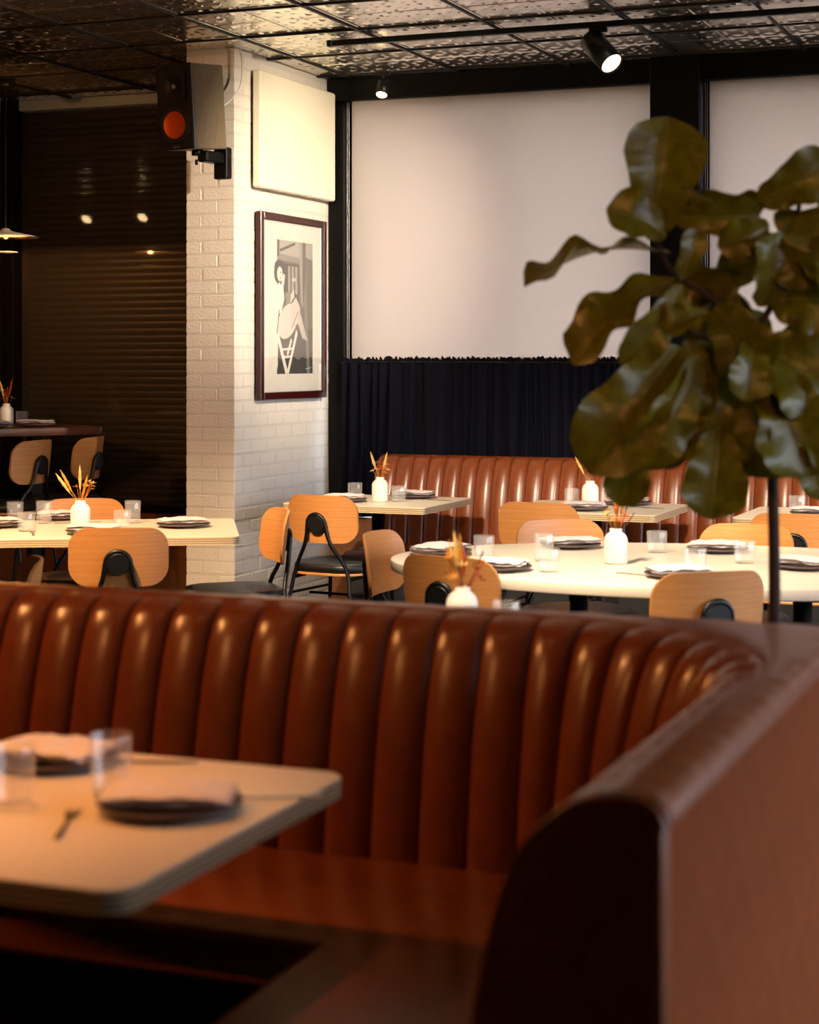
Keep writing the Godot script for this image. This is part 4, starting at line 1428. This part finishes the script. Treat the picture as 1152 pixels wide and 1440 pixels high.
# each leaf: foot x y z, tip x y z, width, roll, fold, ruffle; from the trunk, in the plant's own frame
const LEAVES := [
	[-0.299, 1.824, 0.00, -0.258, 2.125, 0.03, 0.205, 0, 22, 0.3],
	[-0.264, 1.834, 0.02, -0.413, 1.897, 0.08, 0.137, 15, 20, 0.4],
	[-0.251, 1.792, 0.00, -0.619, 1.722, 0.10, 0.167, 72, 18, 1.0],
	[-0.234, 1.722, 0.06, -0.192, 1.848, 0.07, 0.070, 10, 15, 0.2],
	[-0.211, 1.947, -0.03, 0.000, 1.908, -0.06, 0.109, 48, 15, 0.7],
	[-0.246, 1.883, -0.02, -0.026, 1.887, 0.00, 0.113, 25, 20, 0.5],
	[-0.040, 1.915, 0.00, 0.141, 2.017, 0.05, 0.141, 15, 20, 0.6],
	[-0.012, 1.859, 0.03, -0.144, 1.802, 0.08, 0.116, -25, 20, 0.4],
	[-0.030, 1.841, 0.02, 0.083, 1.711, 0.09, 0.098, 30, 25, 0.5],
	[-0.241, 1.729, 0.03, -0.504, 1.528, 0.10, 0.162, 42, 22, 0.8],
	[-0.234, 1.711, 0.08, -0.385, 1.518, 0.14, 0.109, -22, 20, 0.4],
	[-0.241, 1.560, 0.08, -0.466, 1.261, 0.18, 0.214, 8, 20, 0.6],
	[-0.199, 1.539, 0.10, -0.360, 1.272, 0.17, 0.144, -25, 20, 0.5],
	[-0.339, 1.370, 0.12, -0.392, 1.177, 0.15, 0.113, 0, 15, 0.4],
	[-0.146, 1.367, 0.10, -0.176, 1.149, 0.16, 0.162, 5, 18, 0.5],
	[-0.040, 1.623, 0.00, -0.229, 1.644, -0.04, 0.197, 20, 20, 0.6],
	[-0.044, 1.574, 0.05, 0.118, 1.423, 0.10, 0.232, -10, 20, 0.6],
	[-0.062, 1.539, 0.04, -0.153, 1.282, 0.10, 0.218, 10, 20, 0.5],
	[-0.023, 1.504, 0.06, 0.065, 1.251, 0.14, 0.232, -5, 20, 0.6],
	[-0.009, 1.433, 0.00, -0.065, 1.243, 0.02, 0.214, 0, 20, 0.5],
	[-0.132, 1.592, 0.03, -0.272, 1.356, 0.05, 0.183, 15, 20, 0.6],
	[-0.005, 1.679, 0.00, 0.158, 1.672, 0.06, 0.197, 12, 20, 0.6],
	[0.026, 1.718, -0.02, 0.211, 1.838, -0.05, 0.183, -20, 20, 0.6],
	[0.026, 1.592, -0.03, 0.229, 1.530, -0.02, 0.218, 10, 20, 0.5],
	[0.012, 1.433, 0.02, 0.193, 1.279, 0.08, 0.214, -15, 20, 0.6],
	[-0.040, 1.658, 0.04, 0.012, 1.838, 0.08, 0.162, 25, 20, 0.5],
	[-0.076, 1.711, 0.00, -0.237, 1.718, -0.08, 0.148, -20, 20, 0.7],
	[-0.149, 1.658, 0.06, -0.040, 1.497, 0.12, 0.162, 20, 20, 0.5],
	[-0.216, 1.433, 0.06, -0.316, 1.272, 0.09, 0.127, -10, 20, 0.4],
	[0.083, 1.363, 0.08, 0.100, 1.192, 0.12, 0.116, 0, 15, 0.4],
	[0.065, 1.890, 0.00, 0.153, 1.764, 0.06, 0.162, 10, 20, 0.5],
	[0.012, 1.894, -0.03, 0.107, 1.852, -0.05, 0.105, 30, 20, 0.5],
	[0.114, 1.904, 0.00, 0.272, 1.978, 0.04, 0.158, -10, 20, 0.6],
	[-0.069, 1.577, 0.10, -0.097, 1.433, 0.16, 0.123, -15, 20, 0.4],
	[-0.176, 1.644, 0.10, -0.281, 1.592, 0.16, 0.105, 35, 25, 0.9],
	[0.044, 1.802, 0.04, 0.185, 1.715, 0.08, 0.176, -15, 20, 0.5],
	[-0.097, 1.433, -0.06, -0.220, 1.293, -0.10, 0.193, 0, 20, 0.5],
	[0.062, 1.539, -0.08, 0.079, 1.328, -0.10, 0.229, 5, 20, 0.5],
	[-0.114, 1.715, -0.08, -0.009, 1.820, -0.12, 0.158, 0, 20, 0.5],
	[0.009, 1.644, -0.10, -0.132, 1.504, -0.14, 0.211, 0, 20, 0.5],
	[0.079, 1.679, -0.12, 0.272, 1.609, -0.16, 0.211, 0, 20, 0.5],
	[-0.026, 1.539, -0.12, -0.132, 1.381, -0.16, 0.229, 0, 20, 0.5],
]

func leaf_mesh(a: Vector3, b: Vector3, wide: float, roll: float, fold: float, ruffle: float, seed_: int) -> Array:
	var long := (b - a).length()
	var ax := (b - a).normalized()
	var face := Vector3(0, 0.15, 1.0)
	var side := ax.cross(face).normalized().rotated(ax, deg_to_rad(roll))
	var up := side.cross(ax)
	var shape := [[0.0, 0.05], [0.06, 0.30], [0.15, 0.52], [0.28, 0.64], [0.40, 0.70], [0.55, 0.88], [0.70, 1.0], [0.82, 0.96], [0.91, 0.76], [0.97, 0.45], [1.0, 0.06]]
	var rows := []
	var rib := []
	var nv := 22
	for i in nv + 1:
		var t := float(i) / nv
		var w := 0.0
		for k in shape.size() - 1:
			if t <= shape[k + 1][0]:
				w = lerpf(shape[k][1], shape[k + 1][1], (t - shape[k][0]) / (shape[k + 1][0] - shape[k][0]))
				break
		w *= wide / 2
		var mid := a + ax * (long * t) + up * (long * 0.10 * sin(PI * t) - long * 0.05 * t * t)
		rib.append(mid + up * 0.0012)
		var r := PackedVector3Array()
		for j in 9:
			var s := j / 4.0 - 1.0
			var lift := absf(s) * w * tan(deg_to_rad(fold)) + ruffle * 0.023 * s * s * sin(t * 17.0 + seed_ * 1.7 + s * 1.2) * minf(1.0, w * 14.0)
			var scal := 1.0 + 0.05 * ruffle * sin(t * 23.0 + seed_ + signf(s)) * absf(s)
			r.append(mid + side * (s * w * scal) + up * lift)
		rows.append(r)
	var st := begin()
	grid(st, rows)
	return [done(st), tube_mesh(rib, 0.0024, 5, 0.0008)]

func build_fig() -> void:
	var at := Vector3(-0.84, 0, -4.51)
	var pot := thing("planter", "dark planter of the fig tree behind the leather booth", "planter", at)
	put("pot", lathe_mesh([Vector2(0.0, 0.0), Vector2(0.15, 0.0), Vector2(0.16, 0.01), Vector2(0.20, 0.38), Vector2(0.20, 0.40), Vector2(0.18, 0.40), Vector2(0.175, 0.36), Vector2(0.0, 0.35)], 32), M.pot_clay, pot)
	put("soil", lathe_mesh([Vector2(0.0, 0.365), Vector2(0.174, 0.36)], 24), M.soil, pot)
	var f := thing("fiddle_leaf_fig", "fiddle leaf fig tree with large ruffled green leaves behind the booth corner", "plant", at, 21.8)
	put("trunk", tube_mesh(smooth_path([Vector3(0.01, 0.33, 0), Vector3(0.004, 0.7, 0), Vector3(0.008, 0.95, 0.0), Vector3(0, 1.293, 0), Vector3(-0.023, 1.433, 0.01), Vector3(-0.040, 1.627, 0)], 6), 0.017, 9, 0.012), M.bark, f)
	var arms := [
		[Vector3(-0.03, 1.50, 0), Vector3(-0.132, 1.66, 0.02), Vector3(-0.246, 1.741, 0.02), Vector3(-0.281, 1.82, 0.0), Vector3(-0.30, 1.88, 0.0)],
		[Vector3(-0.038, 1.60, 0), Vector3(0.026, 1.715, 0.0), Vector3(0.065, 1.89, 0.0), Vector3(0.083, 2.03, 0.0)],
		[Vector3(-0.02, 1.42, 0), Vector3(-0.12, 1.55, 0.06), Vector3(-0.22, 1.60, 0.08)],
		[Vector3(-0.02, 1.44, 0), Vector3(0.05, 1.56, -0.05), Vector3(0.12, 1.66, -0.08)],
	]
	for p in arms:
		put("branch", tube_mesh(smooth_path(p, 6), 0.010, 7, 0.005), M.bark, f)
	for i in LEAVES.size():
		var l: Array = LEAVES[i]
		var made := leaf_mesh(Vector3(l[0], l[1], l[2]), Vector3(l[3], l[4], l[5]), l[6], l[7], l[8], l[9], i)
		var o := put("leaf", made[0], M.leaf_green, f)
		put("midrib", made[1], M.midrib, o)
